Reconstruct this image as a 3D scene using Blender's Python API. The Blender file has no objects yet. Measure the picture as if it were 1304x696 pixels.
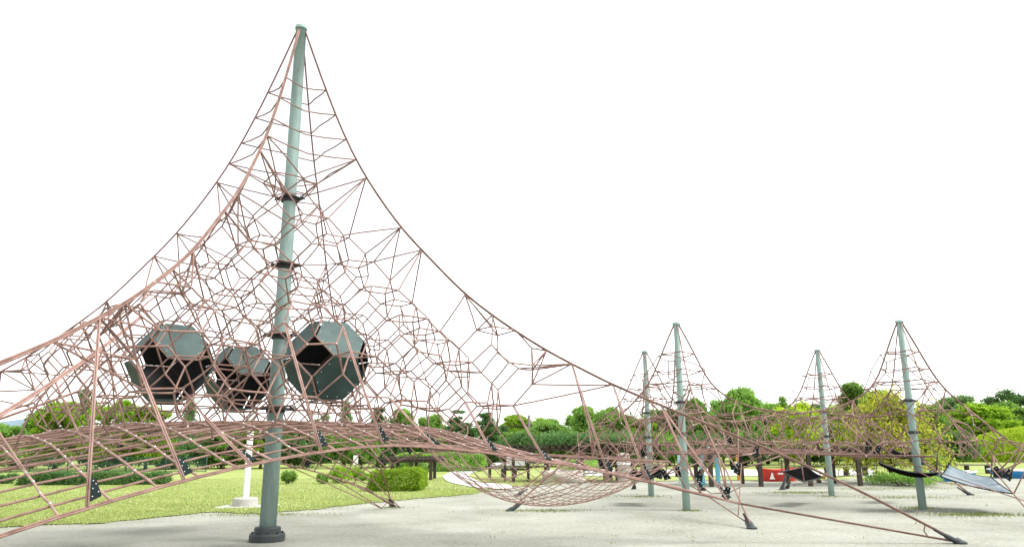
import bpy, bmesh, math, random
import numpy as np
from mathutils import Vector, Matrix
random.seed(7); RNG = np.random.default_rng(11)
S = bpy.context.scene
C = S.collection
R = math.radians

# ------------------------------------------------------------------ camera
F_PX, PITCH, ROLL, CAMH = 946.4, 0.232, -0.0051, 1.5
cam = bpy.data.cameras.new("camera"); camo = bpy.data.objects.new("camera", cam); C.objects.link(camo)
cam.sensor_fit = 'HORIZONTAL'; cam.sensor_width = 36; cam.lens = F_PX / 1304 * 36
cam.clip_start = .05; cam.clip_end = 5000
camo.matrix_world = Matrix.Translation((0, 0, CAMH)) @ Matrix.Rotation(math.pi / 2 + PITCH, 4, 'X') @ Matrix.Rotation(ROLL, 4, 'Z')
S.camera = camo

def ray(px, py):
    u, v = px - 652, py - 348
    c, s = math.cos(ROLL), math.sin(ROLL)
    u, v = u * c + v * s, -u * s + v * c
    a, b = u / F_PX, -v / F_PX
    c, s = math.cos(PITCH), math.sin(PITCH)
    return Vector((a, c - b * s, s + b * c))
def gnd(px, py, z=0.):                # where a measured photo point meets the height z
    d = ray(px, py); t = (z - CAMH) / d.z
    return Vector((d.x * t, d.y * t, z))
def at(px, py, Y):                    # a measured photo point at the distance Y
    d = ray(px, py); t = Y / d.y
    return Vector((d.x * t, Y, CAMH + d.z * t))

# ------------------------------------------------------------------ materials
def new_mat(name):
    m = bpy.data.materials.new(name); m.use_nodes = True
    nt = m.node_tree; nt.nodes.clear()
    out = nt.nodes.new('ShaderNodeOutputMaterial')
    return m, nt, out
def mat(name, col, col2=None, scale=3., rough=.7, metal=0., detail=6., bump=0., spread=.25, coords='Object', stretch=(1, 1, 1), bscale=None, spec=.4):
    m, nt, out = new_mat(name)
    b = nt.nodes.new('ShaderNodeBsdfPrincipled'); nt.links.new(b.outputs[0], out.inputs[0])
    b.inputs['Roughness'].default_value = rough; b.inputs['Metallic'].default_value = metal
    b.inputs['Specular IOR Level'].default_value = spec
    tc = nt.nodes.new('ShaderNodeTexCoord'); mp = nt.nodes.new('ShaderNodeMapping')
    mp.inputs['Scale'].default_value = stretch
    nt.links.new(tc.outputs[coords], mp.inputs[0])
    n = nt.nodes.new('ShaderNodeTexNoise'); n.inputs['Scale'].default_value = scale; n.inputs['Detail'].default_value = detail
    n.inputs['Roughness'].default_value = .65
    nt.links.new(mp.outputs[0], n.inputs['Vector'])
    r = nt.nodes.new('ShaderNodeValToRGB')
    r.color_ramp.elements[0].position = .5 - spread; r.color_ramp.elements[1].position = .5 + spread
    r.color_ramp.elements[0].color = (*col, 1); r.color_ramp.elements[1].color = (*(col2 or col), 1)
    nt.links.new(n.outputs['Fac'], r.inputs[0]); nt.links.new(r.outputs[0], b.inputs['Base Color'])
    if bump:
        n2 = nt.nodes.new('ShaderNodeTexNoise'); n2.inputs['Scale'].default_value = bscale or scale * 6; n2.inputs['Detail'].default_value = 5
        nt.links.new(mp.outputs[0], n2.inputs['Vector'])
        bp = nt.nodes.new('ShaderNodeBump'); bp.inputs['Strength'].default_value = bump; bp.inputs['Distance'].default_value = .03
        nt.links.new(n2.outputs['Fac'], bp.inputs['Height']); nt.links.new(bp.outputs[0], b.inputs['Normal'])
    return m
def leaf_mat(name, dark, light, scale=.9, trans=.45, fine=9., tip=None):
    m, nt, out = new_mat(name)
    tc = nt.nodes.new('ShaderNodeTexCoord')
    n = nt.nodes.new('ShaderNodeTexNoise'); n.inputs['Scale'].default_value = scale; n.inputs['Detail'].default_value = 3
    n2 = nt.nodes.new('ShaderNodeTexNoise'); n2.inputs['Scale'].default_value = fine; n2.inputs['Detail'].default_value = 2
    oi = nt.nodes.new('ShaderNodeObjectInfo')
    nt.links.new(tc.outputs['Object'], n.inputs['Vector']); nt.links.new(tc.outputs['Object'], n2.inputs['Vector'])
    a = nt.nodes.new('ShaderNodeMath'); a.operation = 'MULTIPLY_ADD'; a.inputs[1].default_value = .55
    nt.links.new(n2.outputs['Fac'], a.inputs[0])
    a2 = nt.nodes.new('ShaderNodeMath'); a2.operation = 'MULTIPLY'; a2.inputs[1].default_value = .55
    nt.links.new(n.outputs['Fac'], a2.inputs[0]); nt.links.new(a2.outputs[0], a.inputs[2])
    r = nt.nodes.new('ShaderNodeValToRGB')
    r.color_ramp.elements[0].position = .36; r.color_ramp.elements[0].color = (*dark, 1)
    r.color_ramp.elements[1].position = .66; r.color_ramp.elements[1].color = (*light, 1)
    nt.links.new(a.outputs[0], r.inputs[0])
    hs = nt.nodes.new('ShaderNodeHueSaturation')
    mr = nt.nodes.new('ShaderNodeMapRange'); mr.inputs[3].default_value = .8; mr.inputs[4].default_value = 1.2
    nt.links.new(oi.outputs['Random'], mr.inputs[0]); nt.links.new(mr.outputs[0], hs.inputs['Value'])
    nt.links.new(r.outputs[0], hs.inputs['Color'])
    d = nt.nodes.new('ShaderNodeBsdfDiffuse'); t = nt.nodes.new('ShaderNodeBsdfTranslucent'); mx = nt.nodes.new('ShaderNodeMixShader')
    mx.inputs[0].default_value = trans
    nt.links.new(hs.outputs[0], d.inputs[0]); nt.links.new(hs.outputs[0], t.inputs[0])
    nt.links.new(d.outputs[0], mx.inputs[1]); nt.links.new(t.outputs[0], mx.inputs[2]); nt.links.new(mx.outputs[0], out.inputs[0])
    return m

M = {}
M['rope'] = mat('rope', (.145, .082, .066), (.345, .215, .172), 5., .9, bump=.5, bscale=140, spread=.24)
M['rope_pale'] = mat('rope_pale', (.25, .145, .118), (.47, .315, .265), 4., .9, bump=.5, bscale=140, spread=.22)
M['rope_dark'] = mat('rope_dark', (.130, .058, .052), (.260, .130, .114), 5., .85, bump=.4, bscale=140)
M['clamp'] = mat('clamp', (.45, .42, .4), (.7, .68, .66), 8., .4, .6)
M['mast'] = mat('mast', (.1, .16, .143), (.3, .4, .362), 2.8, .6, .05, detail=12, spread=.24, stretch=(1, 1, .18), bump=.15)
M['mast_grey'] = mat('mast_grey', (.2, .3, .265), (.33, .44, .4), 2.5, .55, .1, detail=9, stretch=(1, 1, .25))
M['collar'] = mat('collar', (.018, .025, .025), (.05, .06, .06), 5., .6, bump=.2)
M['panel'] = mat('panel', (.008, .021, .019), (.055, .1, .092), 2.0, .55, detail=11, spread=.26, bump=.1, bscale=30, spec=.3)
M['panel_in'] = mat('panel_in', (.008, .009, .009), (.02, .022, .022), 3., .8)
M['black'] = mat('black_rubber', (.010, .012, .012), (.035, .04, .04), 6., .65, bump=.15)
M['plate'] = mat('plate', (.005, .009, .009), (.022, .033, .032), 5., .9, spec=.08)
M['bolt'] = mat('bolt', (.55, .55, .53), (.8, .8, .78), 8., .35, .5)
M['membrane'] = mat('black_membrane', (.004, .0037, .0037), (.011, .01, .01), 2., 1., spec=0.)
M['silver'] = mat('grey_membrane', (.09, .13, .15), (.27, .32, .35), 1.8, .6, spread=.24, detail=8, spec=.2)
M['white'] = mat('white_paint', (.72, .74, .72), (.82, .83, .81), 2., .5)
M['concrete'] = mat('concrete', (.3, .29, .26), (.46, .45, .41), 5., .9, bump=.3)
M['wood_dark'] = mat('dark_timber', (.03, .022, .017), (.075, .055, .04), 6., .8, stretch=(1, 1, .2), bump=.3)
M['wood_grey'] = mat('grey_timber', (.1, .085, .075), (.2, .175, .155), 6., .8, bump=.3)
M['red'] = mat('red_paint', (.55, .035, .025), (.68, .06, .045), 4., .45)
M['yellow'] = mat('yellow_paint', (.75, .5, .05), (.82, .6, .09), 4., .5)
M['orange'] = mat('orange_paint', (.62, .26, .05), (.72, .36, .08), 4., .5)
M['blue'] = mat('blue_paint', (.03, .2, .5), (.05, .32, .62), 3., .45)
M['skyblue'] = mat('pale_blue_paint', (.12, .48, .66), (.22, .6, .72), 3., .5)
M['teal'] = mat('pale_teal_paint', (.38, .58, .53), (.52, .68, .63), 3., .5)
M['coral'] = mat('coral_paint', (.34, .17, .14), (.5, .36, .32), 7., .7)
M['stone'] = mat('pale_stone', (.3, .27, .22), (.46, .42, .37), 2.5, .9, bump=.4)
M['mesh_fence'] = mat('green_fence', (.012, .05, .04), (.03, .1, .08), 3., .7)
M['bark'] = mat('bark', (.05, .037, .026), (.12, .09, .065), 6., .95, stretch=(1, 1, .25), bump=.6)
M['path'] = mat('path', (.426, .426, .405), (.511, .511, .490), 3., .95, bump=.2)
M['hillm'] = mat('haze_tinted_wood', (.13, .19, .22), (.2, .27, .31), .02, 1.)  # blue tint puts the distance haze into the hill's colour
M['leaf_mid'] = leaf_mat('leaf_mid', (.09, .2, .04), (.31, .51, .11), trans=.55)
M['leaf_bright'] = leaf_mat('leaf_bright', (.13, .26, .022), (.36, .54, .055), trans=.5)
M['leaf_dark'] = leaf_mat('leaf_dark', (.05, .125, .04), (.17, .3, .1), trans=.5)
M['leaf_pale'] = leaf_mat('leaf_pale', (.103, .196, .063), (.253, .391, .149))
M['leaf_yellow'] = leaf_mat('leaf_yellow', (.2, .28, .03), (.56, .57, .08), trans=.55)
M['leaf_lime'] = leaf_mat('leaf_lime', (.3, .42, .03), (.46, .6, .06), trans=.5)
M['grass'] = leaf_mat('grass_blade', (.21, .27, .07), (.35, .4, .15), scale=.5, trans=.3, fine=3)
M['weed'] = leaf_mat('weed_blade', (.09, .13, .03), (.24, .27, .1), scale=.8, trans=.3, fine=4)

def ground_mat(name, stops, s1, s2, bump, bs, mixf=.5, patch=None):
    m, nt, out = new_mat(name)
    b = nt.nodes.new('ShaderNodeBsdfPrincipled'); nt.links.new(b.outputs[0], out.inputs[0])
    b.inputs['Roughness'].default_value = .95; b.inputs['Specular IOR Level'].default_value = .1
    tc = nt.nodes.new('ShaderNodeTexCoord')
    n1 = nt.nodes.new('ShaderNodeTexNoise'); n1.inputs['Scale'].default_value = s1; n1.inputs['Detail'].default_value = 8; n1.inputs['Roughness'].default_value = .6
    n2 = nt.nodes.new('ShaderNodeTexNoise'); n2.inputs['Scale'].default_value = s2; n2.inputs['Detail'].default_value = 6; n2.inputs['Roughness'].default_value = .75
    for n in (n1, n2): nt.links.new(tc.outputs['Object'], n.inputs['Vector'])
    mx = nt.nodes.new('ShaderNodeMix'); mx.inputs[0].default_value = mixf
    nt.links.new(n1.outputs['Fac'], mx.inputs[2]); nt.links.new(n2.outputs['Fac'], mx.inputs[3])
    r = nt.nodes.new('ShaderNodeValToRGB')
    while len(r.color_ramp.elements) < len(stops): r.color_ramp.elements.new(.5)
    for e, (p, c) in zip(r.color_ramp.elements, stops): e.position = p; e.color = (*c, 1)
    nt.links.new(mx.outputs[0], r.inputs[0])
    col = r.outputs[0]
    if patch:
        n3 = nt.nodes.new('ShaderNodeTexNoise'); n3.inputs['Scale'].default_value = patch[0]; n3.inputs['Detail'].default_value = 9; n3.inputs['Roughness'].default_value = .7
        nt.links.new(tc.outputs['Object'], n3.inputs['Vector'])
        rr = nt.nodes.new('ShaderNodeMapRange'); rr.inputs[1].default_value = patch[1]; rr.inputs[2].default_value = patch[2]
        nt.links.new(n3.outputs['Fac'], rr.inputs[0])
        m3 = nt.nodes.new('ShaderNodeMix'); m3.data_type = 'RGBA'
        nt.links.new(rr.outputs[0], m3.inputs[0]); nt.links.new(col, m3.inputs[6]); m3.inputs[7].default_value = (*patch[3], 1)
        col = m3.outputs[2]
    nt.links.new(col, b.inputs['Base Color'])
    bp = nt.nodes.new('ShaderNodeBump'); bp.inputs['Strength'].default_value = bump; bp.inputs['Distance'].default_value = .04
    n4 = nt.nodes.new('ShaderNodeTexNoise'); n4.inputs['Scale'].default_value = bs; n4.inputs['Detail'].default_value = 8
    nt.links.new(tc.outputs['Object'], n4.inputs['Vector'])
    nt.links.new(n4.outputs['Fac'], bp.inputs['Height']); nt.links.new(bp.outputs[0], b.inputs['Normal'])
    return m
M['sand'] = ground_mat('sand', [(.34, (.17, .173, .138)), (.46, (.275, .279, .232)), (.56, (.332, .336, .285)), (.68, (.4, .402, .35))], .45, 13., 1., 8., .55,
                       (.8, .56, .8, (.21, .222, .15)))
M['lawn'] = ground_mat('lawn', [(.3, (.21, .26, .07)), (.5, (.28, .33, .11)), (.7, (.37, .4, .18))], .3, 6., .5, 22., .35,
                       (.25, .5, .7, (.2, .275, .03)))
M['lawn_far'] = ground_mat('lawn_far', [(.32, (.115, .207, .023)), (.5, (.196, .310, .034)), (.68, (.299, .391, .069))], .3, 4., .5, 15., .45)

# ------------------------------------------------------------------ object helpers
def thing(name, label, cat, loc=(0, 0, 0), group=None):
    o = bpy.data.objects.new(name, None); C.objects.link(o); o.location = loc; o.empty_display_size = .2
    o['label'] = label; o['category'] = cat
    if group: o['group'] = group
    return o
def tag(o, label, cat, group=None):
    o['label'] = label; o['category'] = cat
    if group: o['group'] = group
    return o
def root_loc(o):
    v = Vector((0, 0, 0))
    while o is not None: v += o.location; o = o.parent
    return v

class MB:
    """collects shapes (world coordinates) for ONE mesh object"""
    def __init__(s): s.v = []; s.f = []; s.smooth = []; s.marks = []
    def mark(s, k): s.marks.append((len(s.f), k))     # faces from here on take material k
    def add(s, vs, fs, smooth=False):
        k = len(s.v); s.v.extend([tuple(x) for x in vs]); s.f.extend([tuple(i + k for i in f) for f in fs]); s.smooth.extend([smooth] * len(fs))
    def tube(s, pts, r, n=6, cap=True):
        pts = [Vector(p) for p in pts]; m = len(pts)
        rs = r if isinstance(r, (list, tuple)) else [r] * m
        tan = [((pts[min(i + 1, m - 1)] - pts[max(i - 1, 0)])) for i in range(m)]
        tan = [t.normalized() if t.length > 1e-9 else Vector((0, 0, 1)) for t in tan]
        ref = Vector((0, 0, 1)) if abs(tan[0].z) < .9 else Vector((1, 0, 0))
        vs = []; fs = []
        a = tan[0].cross(ref).normalized()
        for i in range(m):
            a = (a - tan[i] * a.dot(tan[i]))
            a = a.normalized() if a.length > 1e-6 else tan[i].orthogonal().normalized()
            b = tan[i].cross(a)
            for q in range(n):
                w = 2 * math.pi * q / n
                vs.append(pts[i] + (a * math.cos(w) + b * math.sin(w)) * rs[i])
        for i in range(m - 1):
            for q in range(n):
                q2 = (q + 1) % n
                fs.append((i * n + q, i * n + q2, (i + 1) * n + q2, (i + 1) * n + q))
        k = len(s.v); s.add(vs, fs, True)
        if cap:
            s.f.append(tuple(k + q for q in range(n))[::-1]); s.f.append(tuple(k + (m - 1) * n + q for q in range(n))); s.smooth += [False, False]
    def box(s, c, sx, sy, sz, rz=0., tilt=None):
        c = Vector(c); vs = []
        Q = Matrix.Rotation(rz, 3, 'Z')
        if tilt is not None: Q = Q @ tilt
        for x in (-.5, .5):
            for y in (-.5, .5):
                for z in (-.5, .5): vs.append(c + Q @ Vector((x * sx, y * sy, z * sz)))
        s.add(vs, [(0, 1, 3, 2), (4, 6, 7, 5), (0, 4, 5, 1), (2, 3, 7, 6), (0, 2, 6, 4), (1, 5, 7, 3)])
    def prism(s, poly, nrm, th):
        """a flat polygon with thickness"""
        nrm = Vector(nrm).normalized(); n = len(poly)
        a = [Vector(p) + nrm * th / 2 for p in poly]; b = [Vector(p) - nrm * th / 2 for p in poly]
        s.add(a + b, [tuple(range(n)), tuple(range(n, 2 * n))[::-1]] + [(i, i + n, (i + 1) % n + n, (i + 1) % n) for i in range(n)])
    def lathe(s, c, prof, n=20):
        c = Vector(c); vs = []; fs = []
        for r, z in prof:
            for q in range(n):
                w = 2 * math.pi * q / n; vs.append(c + Vector((r * math.cos(w), r * math.sin(w), z)))
        m = len(prof)
        for i in range(m - 1):
            for q in range(n): fs.append((i * n + q, i * n + (q + 1) % n, (i + 1) * n + (q + 1) % n, (i + 1) * n + q))
        fs.append(tuple(range(n))[::-1]); fs.append(tuple((m - 1) * n + q for q in range(n)))
        s.add(vs, fs)
    def ball(s, c, r):
        c = Vector(c)
        vs = [c + Vector(d) * r for d in ((1, 0, 0), (-1, 0, 0), (0, 1, 0), (0, -1, 0), (0, 0, 1), (0, 0, -1))]
        s.add(vs, [(0, 2, 4), (2, 1, 4), (1, 3, 4), (3, 0, 4), (2, 0, 5), (1, 2, 5), (3, 1, 5), (0, 3, 5)], True)
    def build(s, name, m, parent=None, bevel=0., solid=0.):
        me = bpy.data.meshes.new(name)
        off = root_loc(parent) if parent is not None else Vector((0, 0, 0))
        me.from_pydata([(x - off.x, y - off.y, z - off.z) for x, y, z in s.v], [], s.f); me.update()
        me.polygons.foreach_set('use_smooth', s.smooth[:len(me.polygons)]) if len(s.smooth) >= len(me.polygons) else None
        for mm in (m if isinstance(m, (list, tuple)) else [m]): me.materials.append(mm)
        for i0, k in s.marks:
            for i in range(i0, len(me.polygons)): me.polygons[i].material_index = k
        o = bpy.data.objects.new(name, me); C.objects.link(o)
        if parent is not None: o.parent = parent
        if solid:
            d = o.modifiers.new('thick', 'SOLIDIFY'); d.thickness = solid; d.offset = 0
        if bevel:
            d = o.modifiers.new('bevel', 'BEVEL'); d.width = bevel; d.segments = 2; d.limit_method = 'ANGLE'
        return o

def bow(a, b, amt, n=3):
    """a slightly slack rope between two knots"""
    a, b = Vector(a), Vector(b); L = (b - a).length
    o = Vector((random.uniform(-1, 1), random.uniform(-1, 1), random.uniform(-1, .6))) * amt * L
    return [a.lerp(b, t) + o * (4 * t * (1 - t)) for t in [i / n for i in range(n + 1)]]
def lace(pts, r, mb, n=6, off=None):
    """two ropes lying side by side"""
    pts = [Vector(p) for p in pts]
    for sgn in (-1, 1):
        q = []
        for i, p in enumerate(pts):
            t = (pts[min(i + 1, len(pts) - 1)] - pts[max(i - 1, 0)]).normalized()
            side = t.cross(Vector((0, 0, 1)))
            side = side.normalized() if side.length > 1e-4 else Vector((1, 0, 0))
            up = side.cross(t)
            q.append(p + (side * .75 + up * .65) * sgn * r * 1.02)
        mb.tube(q, r, n)

def interp(tab, x):
    return float(np.interp(x, [t[0] for t in tab], [t[1] for t in tab]))
RT, RT2 = .0138, .0132
# ------------------------------------------------------------------ THE BIG ROPE PYRAMID
YAW = -.0725
X_ = Vector((math.cos(YAW), math.sin(YAW), 0)); Y_ = Vector((-math.sin(YAW), math.cos(YAW), 0)); Z_ = Vector((0, 0, 1))
MAST = Vector((-4.2, 13.364, 0)); HM = 9.76; L = 1.304; Z0 = 2.248
PROF = [(.05, 9.76), (.38, 8.86), (.6, 8.29), (1.02, 7.29), (1.4, 6.57), (2.14, 5.5), (3.36, 4.21), (4.05, 3.68), (4.81, 3.18), (5.87, 2.61), (6.86, 2.17), (7.81, 1.77), (8.75, 1.37), (9.94, .79), (11.37, 0.02)]
AR = gnd(1222, 692); AB = gnd(500, 645)
dB = (AB - MAST); RB = Vector((dB.x, dB.y, 0)).length; dB = dB / RB
RIDGES = {'right': (X_, 11.37), 'front': (-Y_, 11.37), 'left': (-X_, 11.37), 'back': (dB, RB)}
def prof_main(r): return interp(PROF, r)
def ridge_pt(k, r):
    d, RR = RIDGES[k]
    if k == 'back':                     # the rear guy is steeper: same start, shorter run
        rr = r if r < 1.5 else 1.5 + (r - 1.5) * (11.37 - 1.5) / (RR - 1.5)
        return MAST + d * r + Z_ * prof_main(rr)
    return MAST + d * r + Z_ * prof_main(r)
net = thing('climbing_net', 'tall green mast with a huge brown rope pyramid and three green lookout pods', 'climbing frame', MAST)

# mast
mb = MB(); n = 28
mb.lathe(MAST, [(.14, .0), (.138, 2.), (.13, 4.), (.12, 6.), (.11, 8.), (.102, HM - .08), (.104, HM - .08)], 28)
mast = mb.build('mast', M['mast'], net)
for p in mast.data.polygons: p.use_smooth = len(p.vertices) == 4
mb = MB(); mb.lathe(MAST, [(.295, 0), (.3, .1), (.285, .135), (.225, .14), (.22, .215), (.205, .235), (.14, .24)], 28)
mb.mark(1)
for q in range(10):
    w = q * math.pi / 5; mb.ball(MAST + Vector((.258 * math.cos(w), .258 * math.sin(w), .14)), .022)
mb.build('base_collar', [M['collar'], M['plate']], mast)
mb = MB(); mb.lathe(MAST, [(.106, HM - .07), (.116, HM - .065), (.118, HM - .02), (.1, HM + .01), (.045, HM + .025)], 24)
mb.build('cap', M['mast_grey'], mast)
U = L / 4
for k in range(4):
    mb = MB(); z = Z0 + k * L; c = MAST + Z_ * z; w = .27 + .015 * (3 - k)
    mb.prism([c + X_ * w - Z_ * .035, c + Y_ * w - Z_ * .02, c - X_ * w - Z_ * .035, c - Y_ * w - Z_ * .02], Z_, .03)
    for d in (X_, Y_, -X_, -Y_):
        mb.prism([c + d * (w - .05) + d.cross(Z_) * .05, c + d * (w + .03) - Z_ * .05, c + d * (w - .05) - d.cross(Z_) * .05], Z_ + d * .4, .025)
    mb.lathe(c - Z_ * .1, [(.155, 0), (.165, .02), (.165, .1), (.15, .11)], 20)
    o = mb.build('mast_plate', M['black'], net)
# ridge ropes
ridge_nodes = {}
ring_r = [.58, .8, 1.02, 1.24]
for k, (d, RR) in RIDGES.items():
    sc = RR / 11.37
    rs = list(np.linspace(.1, RR * .985, 64))
    pts = [ridge_pt(k, r) for r in rs]
    # smooth the measured profile a little so that it reads as a tight cable
    for _ in range(3):
        pts = [pts[0]] + [(pts[i - 1] + pts[i] * 2 + pts[i + 1]) / 4 for i in range(1, len(pts) - 1)] + [pts[-1]]
    mb = MB(); lace(pts, .0135 if k in ('front', 'left') else .0125 if k == 'right' else .0085, mb, 7)
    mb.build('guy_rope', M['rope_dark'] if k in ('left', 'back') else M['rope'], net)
    nr = [1.45, 2.14, 2.55, 3.36, 3.85, 4.81, 5.25, 5.95, 6.75, 7.6]
    if k == 'back': nr = [1.45, 2.0, 2.4, 3.0, 3.4, 4.1, 4.6, 5.2]
    ridge_nodes[k] = [ridge_pt(k, r) for r in nr]

def anchor(name, foot, direction, parent, size=1.):
    """ground anchor: a leaning dark sleeve with a flange foot, pointing up along its rope"""
    d = Vector(direction).normalized(); foot = Vector(foot); mb = MB()
    mb.tube([foot - d * .05, foot + d * .1 * size, foot + d * .13 * size, foot + d * .3 * size, foot + d * .33 * size, foot + d * .55 * size],
            [.085 * size, .085 * size, .055 * size, .05 * size, .035 * size, .025 * size], 12)
    mb.lathe(foot, [(.12 * size, -.02), (.12 * size, .03), (.07 * size, .05)], 14)
    s = d.cross(Z_).normalized()
    mb.prism([foot + s * .09 * size, foot + s * .09 * size + d * .2 * size, foot + s * .05 * size + d * .34 * size, foot - s * .05 * size + d * .34 * size, foot - s * .09 * size + d * .2 * size, foot - s * .09 * size], d.cross(s), .03 * size)
    return mb.build(name, M['collar'], parent)
for k, (d, RR) in RIDGES.items():
    foot = MAST + d * RR
    anchor('ground_anchor', foot, (ridge_pt(k, RR * .9) - foot), net, .8)

# ---- floor net: four corners, edges pulled inwards, inside relaxed like a real cable net
CR = {'R': MAST + X_ * 7.97 + Z_ * .61, 'F': MAST - Y_ * 7.7 + Z_ * .55, 'L': MAST - X_ * 7.97 + Z_ * .61, 'B': MAST + dB * 5.3 + Z_ * .6}
def edge_curve(a, b, D, hm, t, kk=1.62):
    A, B = CR[a], CR[b]; mid = (A + B) / 2; inw = MAST - mid; inw.z = 0; inw.normalize()
    sh = 1 - abs(2 * t - 1) ** kk
    p = A.lerp(B, t) + inw * D * sh
    p.z += sh * (hm - mid.z)
    return p
N = 24
P = np.zeros((N + 1, N + 1, 3))
for i in range(N + 1):
    t = i / N
    P[i, 0] = edge_curve('R', 'F', 1.73, 1.56, t); P[N, i] = edge_curve('F', 'L', .25, 1.56, t)
    P[i, N] = edge_curve('B', 'L', 1.25, 1.5, t); P[0, i] = edge_curve('R', 'B', 1.5, 1.5, t)
for i in range(1, N):
    for j in range(1, N):
        u, v = i / N, j / N
        q = (CR['R'] + CR['B']) / 2; inw = MAST - q; inw.z = 0; inw.normalize()
        P[i, j] = (1 - v) * P[i, 0] + v * P[i, N] + np.array(inw) * 1.5 * (1 - abs(2 * v - 1) ** 1.62) * (1 - u) ** 3
for it in range(900):
    P[1:-1, 1:-1, 2] = .25 * (P[2:, 1:-1, 2] + P[:-2, 1:-1, 2] + P[1:-1, 2:, 2] + P[1:-1, :-2, 2])
    dd = np.hypot(P[..., 0] - MAST.x, P[..., 1] - MAST.y)
    w = np.clip((3.6 - dd) / 1.6, 0, 1)[1:-1, 1:-1] * .25
    P[1:-1, 1:-1, 2] = P[1:-1, 1:-1, 2] * (1 - w) + (1.93) * w
jit = RNG.normal(0, .006, P.shape); jit[..., 2] *= .8; jit[0] = jit[-1] = 0; jit[:, 0] = jit[:, -1] = 0
P += jit
mbA, mbB, mbc = MB(), MB(), MB()
for q in range(26):                     # slack diagonals tied below the floor
    i, j = random.randint(3, N - 7), random.randint(1, N - 8); k = random.randint(2, 5)
    a, b = Vector(P[i, j]), Vector(P[i + k, j + random.randint(1, 5)])
    mbA.tube([a, a.lerp(b, .5) - Z_ * random.uniform(.05, .22), b], .0125, 5)
for a in range(1, N):
    mbA.tube([P[a, j] + np.array([0, 0, .012]) for j in range(N + 1)], .0135, 6)
    if a % 1 == 0: mbB.tube([P[i, a] - np.array([0, 0, .012]) for i in range(N + 1)], .0135, 6)
for i in range(1, N):
    for j in range(1, N):
        if random.random() < .8: mbc.ball(P[i, j] + np.array([0, 0, .018]), .021)
floor_o = mbB.build('floor_net', M['rope'], net)
mbA.build('cross_ropes', M['rope_pale'], floor_o)
mbc.build('knot_clamps', M['clamp'], floor_o)['kind'] = 'stuff'
def zfloor(p):
    d2 = (P[..., 0] - p.x) ** 2 + (P[..., 1] - p.y) ** 2
    return float(P[..., 2].reshape(-1)[d2.argmin()])
edges = {'RF': [Vector(P[i, 0]) for i in range(N + 1)], 'FL': [Vector(P[N, i]) for i in range(N + 1)], 'BL': [Vector(P[i, N]) for i in range(N + 1)], 'RB': [Vector(P[0, i]) for i in range(N + 1)]}
for k, pts in edges.items():
    mb = MB(); lace(pts, .0112, mb, 7); mb.build('edge_rope', M['rope'], net)
for k, c in (('right', 'R'), ('front', 'F'), ('left', 'L'), ('back', 'B')):
    d, RR = RIDGES[k]; foot = MAST + d * RR
    up = (ridge_pt(k, RR * .92) - foot).normalized()
    mb = MB(); lace([CR[c], CR[c].lerp(foot + Z_ * .06, .5) - Z_ * .02, foot + up * .12 - Z_ * .02], .0112, mb, 6)
    rp = ridge_pt(k, RR * .955); q = CR[c].lerp(foot, .86)
    mb.tube([rp, (rp + q) / 2 - d * .05, q], .012, 5)
    mb.build('corner_rope', M['rope'], net)

# ---- the space net: a tiling of truncated octahedra, clipped to the tent
def kelvin_edges(cells, Lc):
    u = Lc / 4; verts = {}; eds = set()
    base = []
    for perm in ((0, 1, 2), (0, 2, 1), (1, 0, 2), (1, 2, 0), (2, 0, 1), (2, 1, 0)):
        for s1 in (-1, 1):
            for s2 in (-1, 1):
                v = [0, 0, 0]; vals = [0, s1 * 1, s2 * 2]
                for ax in range(3): v[perm[ax]] = vals[ax]
                base.append(tuple(v))
    be = [(a, b) for a in range(24) for b in range(a + 1, 24) if abs(sum((x - y) ** 2 for x, y in zip(base[a], base[b])) - 2) < .01]
    for c in cells:
        ids = [(c[0] + v[0], c[1] + v[1], c[2] + v[2]) for v in base]
        for a, b in be: eds.add(tuple(sorted((ids[a], ids[b]))))
    return eds
cells = []
for i in range(-14, 15):
    for j in range(-14, 15):
        for k in range(-2, 18):
            if not ((i % 4 == 0 and j % 4 == 0 and k % 4 == 0) or (i % 4 == 2 and j % 4 == 2 and k % 4 == 2)): continue
            x, y, z = i * U, j * U, Z0 + L / 2 + k * U
            rho = abs(x) + abs(y)
            if y > 0: rho = abs(x) + abs(y) * 1.22
            if z < Z0 - .01: continue
            if rho > (4.7 if x > .1 and abs(y) < x else 4.25): continue
            if prof_main(rho + .98) < z - .02: continue
            if z > 6.2: continue
            cells.append((i, j, k))
pods = {(-4, -4, 0), (-4, 4, 0), (4, -4, 0)}
eds = kelvin_edges(cells, L)
vj = {}
def kpos(v):
    if v not in vj:
        p = MAST + X_ * (v[0] * U) + Y_ * (v[1] * U) + Z_ * (Z0 + L / 2 + v[2] * U)
        ok = any(max(abs(v[0] - c[0]), abs(v[1] - c[1]), abs(v[2] - c[2])) <= 2.01 and abs(v[0] - c[0]) + abs(v[1] - c[1]) + abs(v[2] - c[2]) <= 3.01 for c in pods)
        if not ok: p = p + Vector((random.gauss(0, .022), random.gauss(0, .022), random.gauss(0, .022)))
        vj[v] = p
    return vj[v]
deg = {}
mb = MB(); mbk = MB(); used = set()
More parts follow.
